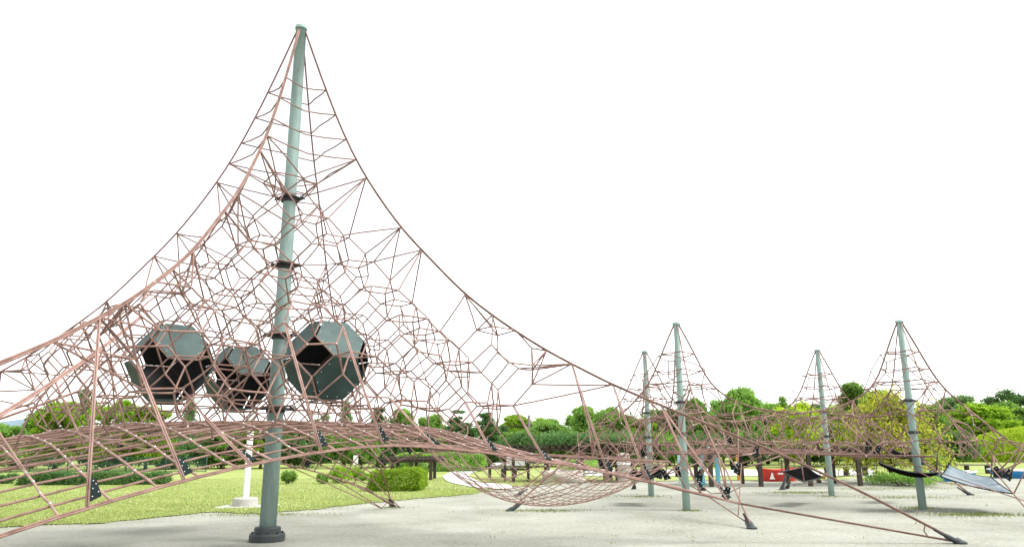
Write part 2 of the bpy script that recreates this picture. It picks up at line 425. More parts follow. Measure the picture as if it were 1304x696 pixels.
for a, b in sorted(eds):
    pa, pb = kpos(a), kpos(b)
    fa, fb = zfloor(pa) + .02, zfloor(pb) + .02
    ina, inb = pa.z > fa, pb.z > fb
    if not ina and not inb: continue
    if not (ina and inb):
        lo, hi = (pa, pb) if not ina else (pb, pa)
        zf = fa if not ina else fb
        t = (zf - lo.z) / max(hi.z - lo.z, 1e-4); lo2 = lo.lerp(hi, min(max(t, 0), 1)); lo2.z = zf
        # the last rope swings round and is tied into the floor
        mid = lo2.lerp(hi, .45) + Vector((random.gauss(0, .05), random.gauss(0, .05), 0))
        mb.tube([hi, mid, lo2], RT, 5, False); mbk.ball(lo2, .022)
    else:
        mb.tube(bow(pa, pb, .02), RT, 5, False)
    for v, inn in ((a, ina), (b, inb)):
        if inn: deg[v] = deg.get(v, 0) + 1; used.add(v)
for v in used: mbk.ball(kpos(v), .02)

# ---- ropes from the guy ropes in to the space net, rings round the top
loose = [kpos(v) for v in used if deg[v] < 4]
for k, nodes in ridge_nodes.items():
    for q, nd in enumerate(nodes):
        c = sorted(loose, key=lambda p: (p - nd).length)
        lim = 1.95 if q < 7 else 2.1
        m = 0
        for p in c[:12]:
            if (p - nd).length < .25 or (p - nd).length > lim: continue
            if p.z > nd.z + .25: continue
            mb.tube(bow(nd, p, .01), RT, 5, False); m += 1
            if m >= 4: break
for q, r in enumerate(ring_r):
    rn = [ridge_pt(k, r) for k in ('right', 'back', 'left', 'front')]
    for a in range(4):
        A, B = rn[a], rn[(a + 1) % 4]; mid = (A + B) / 2; inw = MAST - mid; inw.z = 0
        mid = mid + inw * (.12 + .1 * (a % 2)) - Z_ * .05
        mb.tube([A, A.lerp(mid, .5) - Z_ * .012, mid, B.lerp(mid, .5) - Z_ * .012, B], RT, 5, False)
# the star of ropes just above the highest plate
top = MAST + Z_ * (Z0 + 3 * L + .28)
star = [top + (X_ * math.cos(w) + Y_ * math.sin(w)) * .5 + Z_ * .05 * math.sin(3 * w) for w in [a * math.pi / 3 + .3 for a in range(6)]]
for a in range(6):
    mb.tube(bow(star[a], star[(a + 1) % 6], .06), RT, 5, False)
for k in RIDGES:
    nd = ridge_pt(k, 1.24)
    for p in sorted(star, key=lambda p: (p - nd).length)[:2]: mb.tube(bow(nd, p, .02), RT, 5, False)
hi = sorted(loose, key=lambda p: -p.z)[:10]
for p in star:
    for h in sorted(hi, key=lambda t: (t - p).length)[:2]: mb.tube(bow(p, h, .03), RT, 5, False)
web = mb.build('space_net', M['rope'], net)
mbk.build('knot_clamps', M['clamp'], web)['kind'] = 'stuff'

# ---- hangers from the floor's edge up to the net, each with its dark clamp plate
def hanger(e, nxt, cand, skew=0.):
    t = (nxt - e).normalized(); inw = MAST - e; inw.z = 0; inw.normalize()
    best = None
    for p in cand:
        d = p - e
        if d.z < .55: continue
        a = d.dot(inw); s = abs(d.dot(t) - skew)
        if a < .45: continue
        sc = d.length + 2.2 * s
        if best is None or sc < best[0]: best = (sc, p)
    if best is None: return
    w = (best[1] - e).normalized()
    m = MB(); lace([e + Z_ * .02, e.lerp(best[1], .5), best[1]], .0105, m, 5)
    h = m.build('hanger_rope', M['rope_pale'], net)
    m = MB()
    m.prism([e + w * .05, e + w * .29, e + w * .29 - t * .07, e + w * .08 - t * .14], w.cross(t), .014)
    nn = w.cross(t).normalized() * .012; m.mark(1)
    for a, b in ((.1, .04), (.18, .04), (.26, .04), (.13, .1), (.22, .07)):
        for sg in (-1, 1): m.ball(e + w * a - t * b + nn * sg, .0095)
    m.build('clamp_plate', [M['plate'], M['bolt']], h)
def along(pts, t):
    q = t * (len(pts) - 1); i = min(int(q), len(pts) - 2); return pts[i].lerp(pts[i + 1], q - i)
allc = loose + [p for k in ('right', 'front', 'left', 'back') for p in ridge_nodes[k][3:]]
def col_of(p):                     # photo column in which a point of the near edge is seen
    zc = p.y * math.cos(PITCH) + (p.z - CAMH) * math.sin(PITCH); return 652 + F_PX * p.x / zc
rf = [min([q / 400 for q in range(400)], key=lambda t: abs(col_of(along(edges['RF'], t)) - px) if along(edges['RF'], t).y > 2 else 1e9) for px in (925, 890, 822, 772, 692, 625, 553, 485, 407, 318, 232, 110)]
for key, ts in (('RF', rf), ('FL', (.35, .6, .8)), ('RB', (.2, .35, .5, .65, .8)), ('BL', (.2, .4, .6, .8))):
    for t in ts:
        e = along(edges[key], t); hanger(e, along(edges[key], min(t + .02, 1)), allc)

# ---- low guy pair in front, running from the front of the space net down to the front anchor
mb = MB()
fp = at(181, 402, 11.6); fq = MAST - Y_ * 11.3 + Z_ * .15
fl = [fp.lerp(fq, t) - Z_ * .5 * 4 * t * (1 - t) for t in [i / 16 for i in range(17)]]
lace(fl, .0145, mb, 6)
for q in (2, 4, 6, 8):
    p = fl[q]; mb.tube(bow(p, Vector((p.x + .25, p.y + .4, zfloor(p) + .05)), .03), RT, 5)
    mb.tube(bow(p, Vector((p.x - .5, p.y + .2, zfloor(p) + .05)), .05), RT, 5)
mb.build('low_guy_rope', M['rope_pale'], net)

# ---- lookout pods: eight six-sided panels and a square floor panel, square openings round the sides
for c in sorted(pods):
    ctr = MAST + X_ * (c[0] * U) + Y_ * (c[1] * U) + Z_ * (Z0 + L / 2 + c[2] * U)
    pod = bpy.data.objects.new('lookout_pod', None); C.objects.link(pod); pod.parent = net; pod.location = ctr - MAST
    loc = lambda v: ctr + (X_ * v[0] + Y_ * v[1] + Z_ * v[2]) * U * .945
    for sx in (-1, 1):
        for sy in (-1, 1):
            for sz in (-1, 1):
                if c[0] < 0 and (sx, sy, sz) == (1, -1, -1): continue      # these two pods are open low on the front
                nv = Vector((sx, sy, sz)).normalized()
                vs = [(0, 1, 2), (1, 0, 2), (2, 0, 1), (2, 1, 0), (1, 2, 0), (0, 2, 1)]
                vs = [Vector((v[0] * sx, v[1] * sy, v[2] * sz)) for v in vs]
                cc = Vector((sx, sy, sz))
                poly = [loc(cc + (v - cc) * .945) for v in vs]
                nw = (X_ * nv.x + Y_ * nv.y + Z_ * nv.z)
                m = MB(); m.prism(poly, nw, .016)
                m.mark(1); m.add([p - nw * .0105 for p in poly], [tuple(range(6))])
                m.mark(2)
                for a in range(6):
                    A, B = poly[a], poly[(a + 1) % 6]
                    for t in (.28, .72):
                        e = A.lerp(B, t); m.ball(e + (loc(cc) - e) * .07 + nw * .01, .011)
                m.build('pod_panel', [M['panel'], M['panel_in'], M['bolt']], pod)
    m = MB(); m.prism([loc(Vector((1.0, 0, -1.97))), loc(Vector((0, 1.0, -1.97))), loc(Vector((-1.0, 0, -1.97))), loc(Vector((0, -1.0, -1.97)))], Z_, .02)
    m.build('pod_floor', M['panel'], pod)
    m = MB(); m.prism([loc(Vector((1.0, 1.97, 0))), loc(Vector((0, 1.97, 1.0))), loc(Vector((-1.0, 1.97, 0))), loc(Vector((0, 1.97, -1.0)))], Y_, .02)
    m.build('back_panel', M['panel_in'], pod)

# ---- bowl shaped net slung under the right side of the floor
bc = Vector((.6, 13.2, 1.4)); bx, by, bd = 2.1, 1.2, .84
def bowlp(u, v):          # u,v on the unit disc
    r2 = min(u * u + v * v, 1)
    return Vector((bc.x + u * bx + .08 * v, bc.y + v * by, bc.z + .12 * (-u) * r2 - bd * (1 - r2 ** 1.05)))
mb = MB(); K = 7
for s in (-1, 1):
    for a in range(-K, K + 1):
        o = a / K * .97; hw = math.sqrt(max(1 - o * o, 0))
        pts = []
        for q in range(15):
            w = -hw + 2 * hw * q / 14
            pts.append(bowlp(-s * .7071 * o + .7071 * w, .7071 * o + s * .7071 * w))
        mb.tube(pts, .007, 5)
bowl = mb.build('bowl_net', M['rope_pale'], net)
mb = MB(); mb.tube([bowlp(math.cos(w), math.sin(w)) for w in [q * 2 * math.pi / 40 for q in range(41)]], .014, 6)
for q in range(0, 40, 5):
    w = q * 2 * math.pi / 40; p = bowlp(math.cos(w), math.sin(w)); e = Vector((bc.x + (p.x - bc.x) * 1.12, bc.y + (p.y - bc.y) * 1.12, 0)); e.z = zfloor(e)
    mb.tube([p, e], .011, 5)
mb.build('bowl_rim', M['rope'], bowl)
# ---- rear ties: small struts and a light tie rope round the rear anchor
mb = MB()
q1, q2 = gnd(487, 647), gnd(510, 646)
for a, b in ((P[3, N], q1), (P[2, N], AB + Z_ * .15), (q1 + Z_ * .03, AB + Z_ * .3), (P[1, N], q2), (P[0, N - 2], q2), (P[6, N], q1)):
    mb = MB(); mb.tube(bow(a, b, .01), .0125, 5); mb.build('tie_rope', M['rope'], net)

# ------------------------------------------------------------------ THE FOUR-MAST ROPE COURSE
YAW2 = -.029
X2 = Vector((math.cos(YAW2), math.sin(YAW2), 0)); Y2 = Vector((-math.sin(YAW2), math.cos(YAW2), 0))
A0 = Vector((4.31, 19.32, 0)); SP = 5.78; H2 = 4.68
course = thing('rope_course', 'rope climbing course on four thin grey masts with black hammocks slung low', 'climbing frame', A0)
masts2 = {'A': A0, 'B': A0 + X2 * SP, 'C': A0 + Y2 * SP, 'D': A0 + X2 * SP + Y2 * SP}
PR2 = [(.06, 4.66), (.43, 3.9), (.6, 3.45), (.78, 3.1), (1.1, 2.75), (1.8, 2.1), (2.55, 1.45), (2.95, 1.2), (4.4, 0.03)]
PRI = [(.06, 4.66), (.43, 3.9), (.6, 3.45), (.78, 3.12), (1.2, 2.75), (1.8, 2.5), (2.9, 2.32)]
FA = gnd(951, 671)
out = {'A': (-X2, (FA - A0).normalized()), 'B': (X2, -Y2), 'C': (-X2, Y2), 'D': (X2, Y2)}
inn = {'A': (X2, Y2), 'B': (-X2, Y2), 'C': (X2, -Y2), 'D': (-X2, -Y2)}
ridge2 = []
webm = MB(); tie = webm
for k, p in masts2.items():
    m = MB(); m.lathe(p, [(.095, 0), (.092, 1.5), (.08, 3.2), (.072, H2 - .03), (.065, H2)], 18)
    o = m.build('mast', M['mast_grey'], course)
    for pl in o.data.polygons: pl.use_smooth = len(pl.vertices) == 4
    m = MB(); m.lathe(p + Z_ * (H2 - .04), [(.085, 0), (.11, .02), (.11, .06), (.05, .09)], 14)
    m.tube([p + Z_ * (H2 + .05) + X2 * .09 * math.cos(w) + Z_ * .09 * math.sin(w) for w in [q * math.pi / 8 for q in range(9)]], .012, 6)
    m.build('cap', M['mast_grey'], o)
    for z in (2.62, 1.83):
        m = MB(); m.lathe(p + Z_ * z, [(.1, 0), (.125, .01), (.125, .06), (.1, .07)], 16)
        for q in range(4):
            d = (X2, Y2, -X2, -Y2)[q]; m.box(p + d * .14 + Z_ * (z + .03), .05, .05, .05, YAW2)
        m.build('collar', M['collar'], o)
    nodes = []
    for d in out[k]:
        pts = [p + d * r + Z_ * interp(PR2, r) for r in np.linspace(.07, 4.35, 30)]
        for _ in range(2): pts = [pts[0]] + [(pts[i - 1] + pts[i] * 2 + pts[i + 1]) / 4 for i in range(1, 29)] + [pts[-1]]
        guy = MB(); lace(pts, .0125, guy, 5); guy.build('guy_rope', M['rope'], course)
        foot = p + d * 4.4
        anchor('ground_anchor', foot, -d * 1. + Z_ * .62, course, .85)
        ridge2 += [p + d * r + Z_ * interp(PR2, r) for r in (.95, 1.35, 1.8, 2.2, 2.6, 3.0)]
    for d in inn[k]:
        pts = [p + d * r + Z_ * interp(PRI, r) for r in np.linspace(.07, SP / 2, 24)]
        for _ in range(2): pts = [pts[0]] + [(pts[i - 1] + pts[i] * 2 + pts[i + 1]) / 4 for i in range(1, 23)] + [pts[-1]]
        guy = MB(); lace(pts, .012, guy, 5); guy.build('guy_rope', M['rope'], course)
        ridge2 += [p + d * r + Z_ * interp(PRI, r) for r in (.95, 1.4, 1.9, 2.4)]
    for r in (.43, .6, .78):
        ring = [p + d * r + Z_ * interp(PRI, r) for d in (X2, Y2, -X2, -Y2)]
        for a in range(4):
            A, B = ring[a], ring[(a + 1) % 4]; mid = (A + B) / 2; mid += Vector((p.x - mid.x, p.y - mid.y, 0)) * random.uniform(-.25, .2) - Z_ * random.uniform(.0, .07)
            tie.tube([A, A.lerp(mid, .6), mid, B.lerp(mid, .6), B], .0165, 5, False)
# its ground ropes: l1/l2/front anchor ropes seen low
# space net
LC = 1.42; U2 = LC / 4; ZC = 1.62
def surf2(x, y):
    h = 0
    for (mx, my, sx, sy) in ((0, 0, -1, -1), (SP, 0, 1, -1), (0, SP, -1, 1), (SP, SP, 1, 1)):
        dx, dy = x - mx, y - my
        rho = abs(dx) + abs(dy)
        h = max(h, interp(PR2, rho))
    ins = min(x, SP - x, y, SP - y)
    if ins > -.3: h = max(h, 2.3)
    return h
cells2 = []
for i in range(-12, 36):
    for j in range(-12, 36):
        for k in range(-2, 8):
            if not ((i % 4 == 0 and j % 4 == 0 and k % 4 == 0) or (i % 4 == 2 and j % 4 == 2 and k % 4 == 2)): continue
            x, y, z = i * U2 - .2, j * U2 - .2, ZC + k * U2
            if x < -2.2 or y < -2.2 or x > SP + 2.2 or y > SP + 2.2: continue
            if surf2(x, y) - .33 < z: continue
            if 1.6 < x < SP - 1.6 and 1.6 < y < SP - 1.6 and random.random() < .3: continue
            cells2.append((i, j, k))
ed2 = kelvin_edges(cells2, LC); vj2 = {}; deg2 = {}
def kp2(v):
    if v not in vj2:
        vj2[v] = A0 + X2 * (v[0] * U2 - .2) + Y2 * (v[1] * U2 - .2) + Z_ * (ZC + v[2] * U2) + Vector((random.gauss(0, .06), random.gauss(0, .06), random.gauss(0, .05)))
    return vj2[v]
kn2 = MB()
for a, b in sorted(ed2):
    pa, pb = kp2(a), kp2(b)
    if min(pa.z, pb.z) < 1.12: continue
    if random.random() < .12: continue
    webm.tube(bow(pa, pb, .05, 2), RT2, 4, False)
    for v in (a, b): deg2[v] = deg2.get(v, 0) + 1
for v in deg2:
    if random.random() < .5: kn2.ball(kp2(v), .02)
loose2 = [kp2(v) for v in deg2 if deg2[v] < 4]
for nd in ridge2:
    m = 0
    for p in sorted(loose2, key=lambda p: (p - nd).length)[:8]:
        if (p - nd).length > 1.4 or p.z > nd.z + .1: continue
        tie.tube(bow(nd, p, .02), RT, 5, False); m += 1
        if m >= 3: break
web2 = webm.build('space_net', M['rope'], course)
kn2.build('knot_clamps', M['clamp'], web2)['kind'] = 'stuff'
# floor net between the masts
fl2, fe2 = MB(), MB()
n2 = 12
def f2(u, v):
    e = .3
    x, y = -e + (SP + 2 * e) * u, -e + (SP + 2 * e) * v
    inx = 4 * v * (1 - v); iny = 4 * u * (1 - u)
    x += .5 * inx * (1 - 2 * u); y += .5 * iny * (1 - 2 * v)
    return A0 + X2 * x + Y2 * y + Z_ * (1.32 + .1 * math.sin(3.1 * u + 1) * math.sin(2.6 * v + .5) + .12 * inx * iny)
for q in range(n2 + 1):
    for s_ in (0, 1):
        pts = [f2(q / n2, t / n2) if s_ else f2(t / n2, q / n2) for t in range(n2 + 1)]
        if q in (0, n2): fe2 = MB(); lace(pts, .013, fe2, 5); fe2.build('edge_rope', M['rope'], course)
        else: fl2.tube([p + Z_ * (.01 if s_ else -.01) for p in pts], RT, 5)
fo2 = fl2.build('floor_net', M['rope'], course)
# dark clamp plates on the course
for px, py, Y in ((848, 604, 18.9), (864, 601, 19.5), (892, 605, 17.4), (926, 628, 16.2), (934, 592, 20), (940, 597, 18.), (963, 575, 19), (1040, 566, 24), (1064, 572, 24), (1107, 566, 20), (1118, 574, 19.6), (1285, 604, 18), (1270, 601, 18.2), (820, 575, 21), (930, 560, 22), (985, 572, 22)):
    c = at(px, py, Y); w = Vector((random.uniform(-.8, .8), random.uniform(-.3, .3), 1)).normalized(); t = w.cross(Vector((.3, 1, 0))).normalized()
    m = MB(); m.prism([c - w * .13 - t * .08, c - w * .1 + t * .09, c + w * .12 + t * .07, c + w * .15 - t * .02], w.cross(t), .03)
    m.mark(1); nn = w.cross(t).normalized() * .02
    for a, b in ((-.08, 0), (.02, .03), (.1, .02)):
        for sg in (-1, 1): m.ball(c + w * a + t * b + nn * sg, .012)
    o = m.build('clamp_plate', [M['plate'], M['bolt']], course)
    # the ropes that the plate ties together
    for p in sorted(loose2 + ridge2, key=lambda p: abs((p - c).length - .9))[:3]:
        m = MB(); lace([c, (c + p) / 2 - Z_ * .02, p], .0095, m, 5); m.build('plate_rope', M['rope_pale'], o)
# low guy ropes of the front corner, tied to the long-sleeved anchor
def lowrope(pts, r=.0125, name='low_rope', mm='rope'):
    m = MB(); m.tube(pts, r, 6); return m.build(name, M[mm], course)
fa = gnd(951, 671)
lowrope([at(880, 618, 17.6), at(910, 637, 16.4), fa + Z_ * .1])
lowrope([at(944, 590, 18.2), at(943, 612, 16.8), at(940, 655, 15.3)], .011)
lowrope([at(865, 590, 18.4), at(905, 628, 17.6), at(928, 627, 16.8), at(944, 619, 16.6), at(943, 606, 17.)], .011)
for g in (A0 - X2 * 4.4, masts2['C'] - X2 * 4.4):
    lowrope([g + Vector((.5, 0, .3)), g + Vector((1.4, .1, .52)), g + Vector((3.6, .4, 1.2))], .014)
    lowrope([g + Vector((.5, 0, .26)), g + Vector((1.5, -.15, .42)), g + Vector((3.6, -.6, 1.15))], .012)
g = gnd(996, 623); anchor('ground_anchor', g, Vector((.25, -.1, .8)), course, 1.)
lowrope([g + Vector((.12, 0, .45)), g + Vector((.2, -.5, 1.)), g + Vector((.4, -2.5, 1.5))], .014)
lowrope([g + Vector((.4, 0, .15)), g + Vector((2.5, -1, .6)), g + Vector((3.6, -2.4, 1.1))], .012)
lowrope([at(1160, 590, 18.6), at(1230, 612, 17.8), at(1304, 637, 16.6), at(1400, 668, 15.2)], .012)
lowrope([at(1120, 566, 19), at(1150, 590, 18.5), at(1195, 613, 18), at(1250, 620, 17.8)], .011)

# hammocks: sheets with a laced rim
def sheet(name, rim, sag, mm, lab=None, n=10, lacing=True):
    """rim: four corner points (a,b,c,d); the sheet between them sags and its long sides curl"""
    a, b, c, d = [Vector(p) for p in rim]
    m = MB(); g = []
    for i in range(n + 1):
        for j in range(n + 1):
            u, v = i / n, j / n
            p = a.lerp(b, u).lerp(d.lerp(c, u), v)
            w = 4 * u * (1 - u)
            pin = .1 * w
            p = p.lerp((a + b + c + d) / 4 + ((b + c) / 2 - (a + d) / 2) * (u - .5), pin * abs(2 * v - 1) * .6)
            p -= Z_ * (sag * w * (1 - .35 * (2 * v - 1) ** 2) + sag * .25 * 4 * v * (1 - v))
            g.append(p)
    m.add(g, [(i * (n + 1) + j, (i + 1) * (n + 1) + j, (i + 1) * (n + 1) + j + 1, i * (n + 1) + j + 1) for i in range(n) for j in range(n)], True)
    o = m.build(name, M[mm], course, solid=.012)
    if lab: o['label'] = lab
    m = MB()
    ring = [g[i * (n + 1)] for i in range(n + 1)] + [g[n * (n + 1) + j] for j in range(1, n + 1)] + [g[i * (n + 1) + n] for i in range(n - 1, -1, -1)] + [g[j] for j in range(n - 1, -1, -1)]
    m.tube(ring, .014, 5)
    if lacing:
        for i in range(len(ring) - 1):
            for t in (.25, .75):
                p = ring[i].lerp(ring[i + 1], t); m.ball(p, .024)
    m.build('laced_rim', M['collar'] if mm != 'silver' else M['plate'], o)
    for p in (a, b, c, d):
        q = sorted(loose2 + ridge2, key=lambda t: (t - p).length + (3 if t.z < p.z + .2 else 0))[0]
        m = MB(); lace([p, q], .0095, m, 5); m.build('sling_rope', M['rope'], o)
    return o
sheet('hammock', (at(996, 600, 20.3), at(1024, 613, 20.0), at(1048, 607, 21.6), at(1027, 593, 22.0)), .04, 'membrane')
sheet('hammock', (at(1119, 588, 18.4), at(1194, 601, 18.2), at(1192, 603, 19.4), at(1124, 592, 19.4)), .15, 'membrane')
sheet('hammock', (at(800, 606, 20.8), at(846, 598, 20.4), at(836, 592, 22), at(806, 596, 22.2)), .22, 'membrane')
sheet('mat_slide', (at(1197, 606, 18.4), at(1291, 628, 17.6), at(1262, 607, 19.3), at(1208, 591, 20.0)), .1, 'silver', 'pale grey sloping mat with a laced dark edge')
sheet('hammock', (at(1130, 575, 21), at(1165, 579, 21), at(1162, 574, 22.2), at(1135, 570, 22.2)), .15, 'membrane')
for px, py, Y in ((1270, 600, 18.6), (1160, 583, 20.5), (828, 601, 21.5)):
    c = at(px, py, Y); m = MB()
    for q in range(5): m.lathe(c + X2 * (q * .07) - Z_ * (.02 * q), [(.035, -.1), (.055, -.06), (.055, .06), (.035, .1)], 10)
    m.build('rubber_sleeves', M['black'], course)

# ------------------------------------------------------------------ GROUND
def sheet_poly(name, pts, z, m, kind='structure'):
    bm = bmesh.new(); vs = [bm.verts.new((p.x, p.y, z)) for p in pts]
    f = bm.faces.new(vs)
    if f.normal.z < 0: f.normal_flip()
    bmesh.ops.triangulate(bm, faces=bm.faces[:])
    me = bpy.data.meshes.new(name); bm.to_mesh(me); bm.free(); me.materials.append(m)
    o = bpy.data.objects.new(name, me); C.objects.link(o); o['kind'] = kind; return o
sheet_poly('sandy_ground', [Vector((-900, -60, 0)), Vector((900, -60, 0)), Vector((900, 1500, 0)), Vector((-900, 1500, 0))], 0, M['sand'])
def ragged(pts, amp, step=.25):
    o = []
    for a, b in zip(pts[:-1], pts[1:]):
        n = max(1, int((b - a).length / step)); nn = Vector((-(b - a).y, (b - a).x, 0)).normalized() if (b - a).length > 0 else Vector((0, 1, 0))
        for i in range(n):
            o.append(a.lerp(b, i / n) + nn * random.gauss(0, amp))
    return o + [pts[-1]]
shore = [gnd(*p) for p in ((-500, 716), (-200, 686), (0, 671), (60, 668), (130, 666), (200, 658), (270, 652), (330, 654), (390, 649), (440, 643), (500, 637), (560, 632), (600, 629), (622, 624))]
shore2 = [gnd(*p) for p in ((660, 619), (720, 615), (790, 612), (860, 612), (930, 611), (1000, 612), (1060, 611), (1130, 611), (1220, 608), (1330, 606), (1500, 606))]
edge_l = ragged(shore, .09); edge_r = ragged(shore2, .12, .5)
lawn_edge = edge_l + [gnd(640, 618)] + edge_r
lawn_pts = lawn_edge + [Vector((260, 55, 0)), Vector((260, 400, 0)), Vector((-300, 400, 0)), Vector((-300, 20, 0))]
mb = MB(); vs = []
for e in sorted(lawn_edge, key=lambda e: e.x / e.y):
    for k in (1., 1.25, 1.8, 3., 9.): vs.append((e.x * k, e.y * k, .02))
mb.add(vs, [(i * 5 + j, (i + 1) * 5 + j, (i + 1) * 5 + j + 1, i * 5 + j + 1) for i in range(len(lawn_edge) - 1) for j in range(4)])
mb.build('lawn', M['lawn'])['kind'] = 'structure'
path_out = [(705, 583), (640, 588), (592, 597), (568, 604), (565, 609), (572, 614), (590, 618.5), (612, 622), (652, 624)]
path_in = [(706, 588), (640, 594), (606, 601), (599, 604), (598, 606), (600, 608.5), (606, 611.5), (618, 615), (652, 618)]
path_px = path_out + path_in[::-1]
def strip(name, o_, i_, z, m):
    mb = MB(); vs = []
    for p, q in zip(o_, i_): vs += [(p.x, p.y, z), (q.x, q.y, z)]
    mb.add(vs, [(2 * i, 2 * i + 1, 2 * i + 3, 2 * i + 2) for i in range(len(o_) - 1)])
    mb.build(name, m)['kind'] = 'structure'
def densify(pts, n=6):
    o = []
    for i in range(len(pts) - 1):
        p0, p1, p2, p3 = [pts[max(0, min(len(pts) - 1, k))] for k in (i - 1, i, i + 1, i + 2)]
        for q in range(n):
            t = q / n; o.append(.5 * ((2 * p1) + (p2 - p0) * t + (2 * p0 - 5 * p1 + 4 * p2 - p3) * t * t + (3 * p1 - p0 - 3 * p2 + p3) * t ** 3))
    return o + [pts[-1]]
strip('curved_path', densify([gnd(*p) for p in path_out]), densify([gnd(*p) for p in path_in]), .045, M['path'])
fx = [700 + 412 * i / 40 for i in range(41)]
strip('far_path', [gnd(x, 606.3 + random.gauss(0, .12)) for x in fx], [gnd(x, 598 + random.gauss(0, .15)) for x in fx], .045, M['path'])
# kerb beam at the right
kb = MB(); a, b = gnd(1062, 614), gnd(1112, 608)
kb.prism([a, b, b + Vector((0, .25, 0)), a + Vector((0, .25, 0))], Z_, .18); tag(kb.build('kerb_beam', M['concrete']), 'long pale kerb beam lying left of the yellow shrub', 'kerb')
# far hill
mb = MB(); pr = [(-1400, 14), (-900, 30), (-800, 47), (-745, 54), (-690, 45), (-620, 24), (-520, 13), (-380, 10), (-250, 8), (0, 7), (300, 6), (700, 0)]
vs = []
for i, (x, h) in enumerate(pr): vs += [(x, 1120, -2), (x, 1180, h), (x, 1300, -2)]
mb.add(vs, [(i * 3 + k, (i + 1) * 3 + k, (i + 1) * 3 + k + 1, i * 3 + k + 1) for i in range(len(pr) - 1) for k in (0, 1)], True)
mb.build('far_hill', M['hillm'])['kind'] = 'structure'

# ------------------------------------------------------------------ FOLIAGE
def leaf_mesh(name, centres, sizes, m, droop=.0, aspect=1.6, nrm_bias=None):
    n = len(centres); c = np.asarray(centres, float); s = np.asarray(sizes, float)[:, None]
    d = RNG.normal(size=(n, 3)); d[:, 2] -= droop; d /= np.linalg.norm(d, axis=1)[:, None]
    w = RNG.normal(size=(n, 3))
    if nrm_bias is not None: w = w + np.cross(nrm_bias, d) * 1.2
    w -= d * (w * d).sum(1)[:, None]; w /= np.linalg.norm(w, axis=1)[:, None]
    up = np.cross(d, w)
    v = np.empty((n, 4, 3)); a = s * aspect * .5; b = s * .5
    v[:, 0] = c - d * a; v[:, 1] = c + w * b + up * b * .25; v[:, 2] = c + d * a; v[:, 3] = c - w * b + up * b * .25
    me = bpy.data.meshes.new(name); me.vertices.add(n * 4); me.vertices.foreach_set('co', v.reshape(-1))
    me.loops.add(n * 4); me.loops.foreach_set('vertex_index', np.arange(n * 4, dtype=np.int32))
    me.polygons.add(n); me.polygons.foreach_set('loop_start', np.arange(0, n * 4, 4, dtype=np.int32)); me.polygons.foreach_set('loop_total', np.full(n, 4, dtype=np.int32))
    me.update(calc_edges=True); me.materials.append(m); return me
def crown_points(blobs, n, shell=.55):
    """points mostly in the outer shell of a set of uneven clumps"""
    vol = np.array([b[3] * b[4] * b[5] for b in blobs]) ** .75; k = RNG.choice(len(blobs), n, p=vol / vol.sum())
    B = np.array(blobs)[k]
    d = RNG.normal(size=(n, 3)); d /= np.linalg.norm(d, axis=1)[:, None]
    r = (shell * .7 + (1 - shell * .7) * RNG.random(n)) ** .6
    r = np.where(RNG.random(n) < .25, RNG.random(n) ** .5, r) * (1 + RNG.normal(0, .13, n))
    r = np.where(RNG.random(n) < .12, RNG.uniform(1., 1.55, n), r)
    return B[:, :3] + d * B[:, 3:6] * r[:, None]
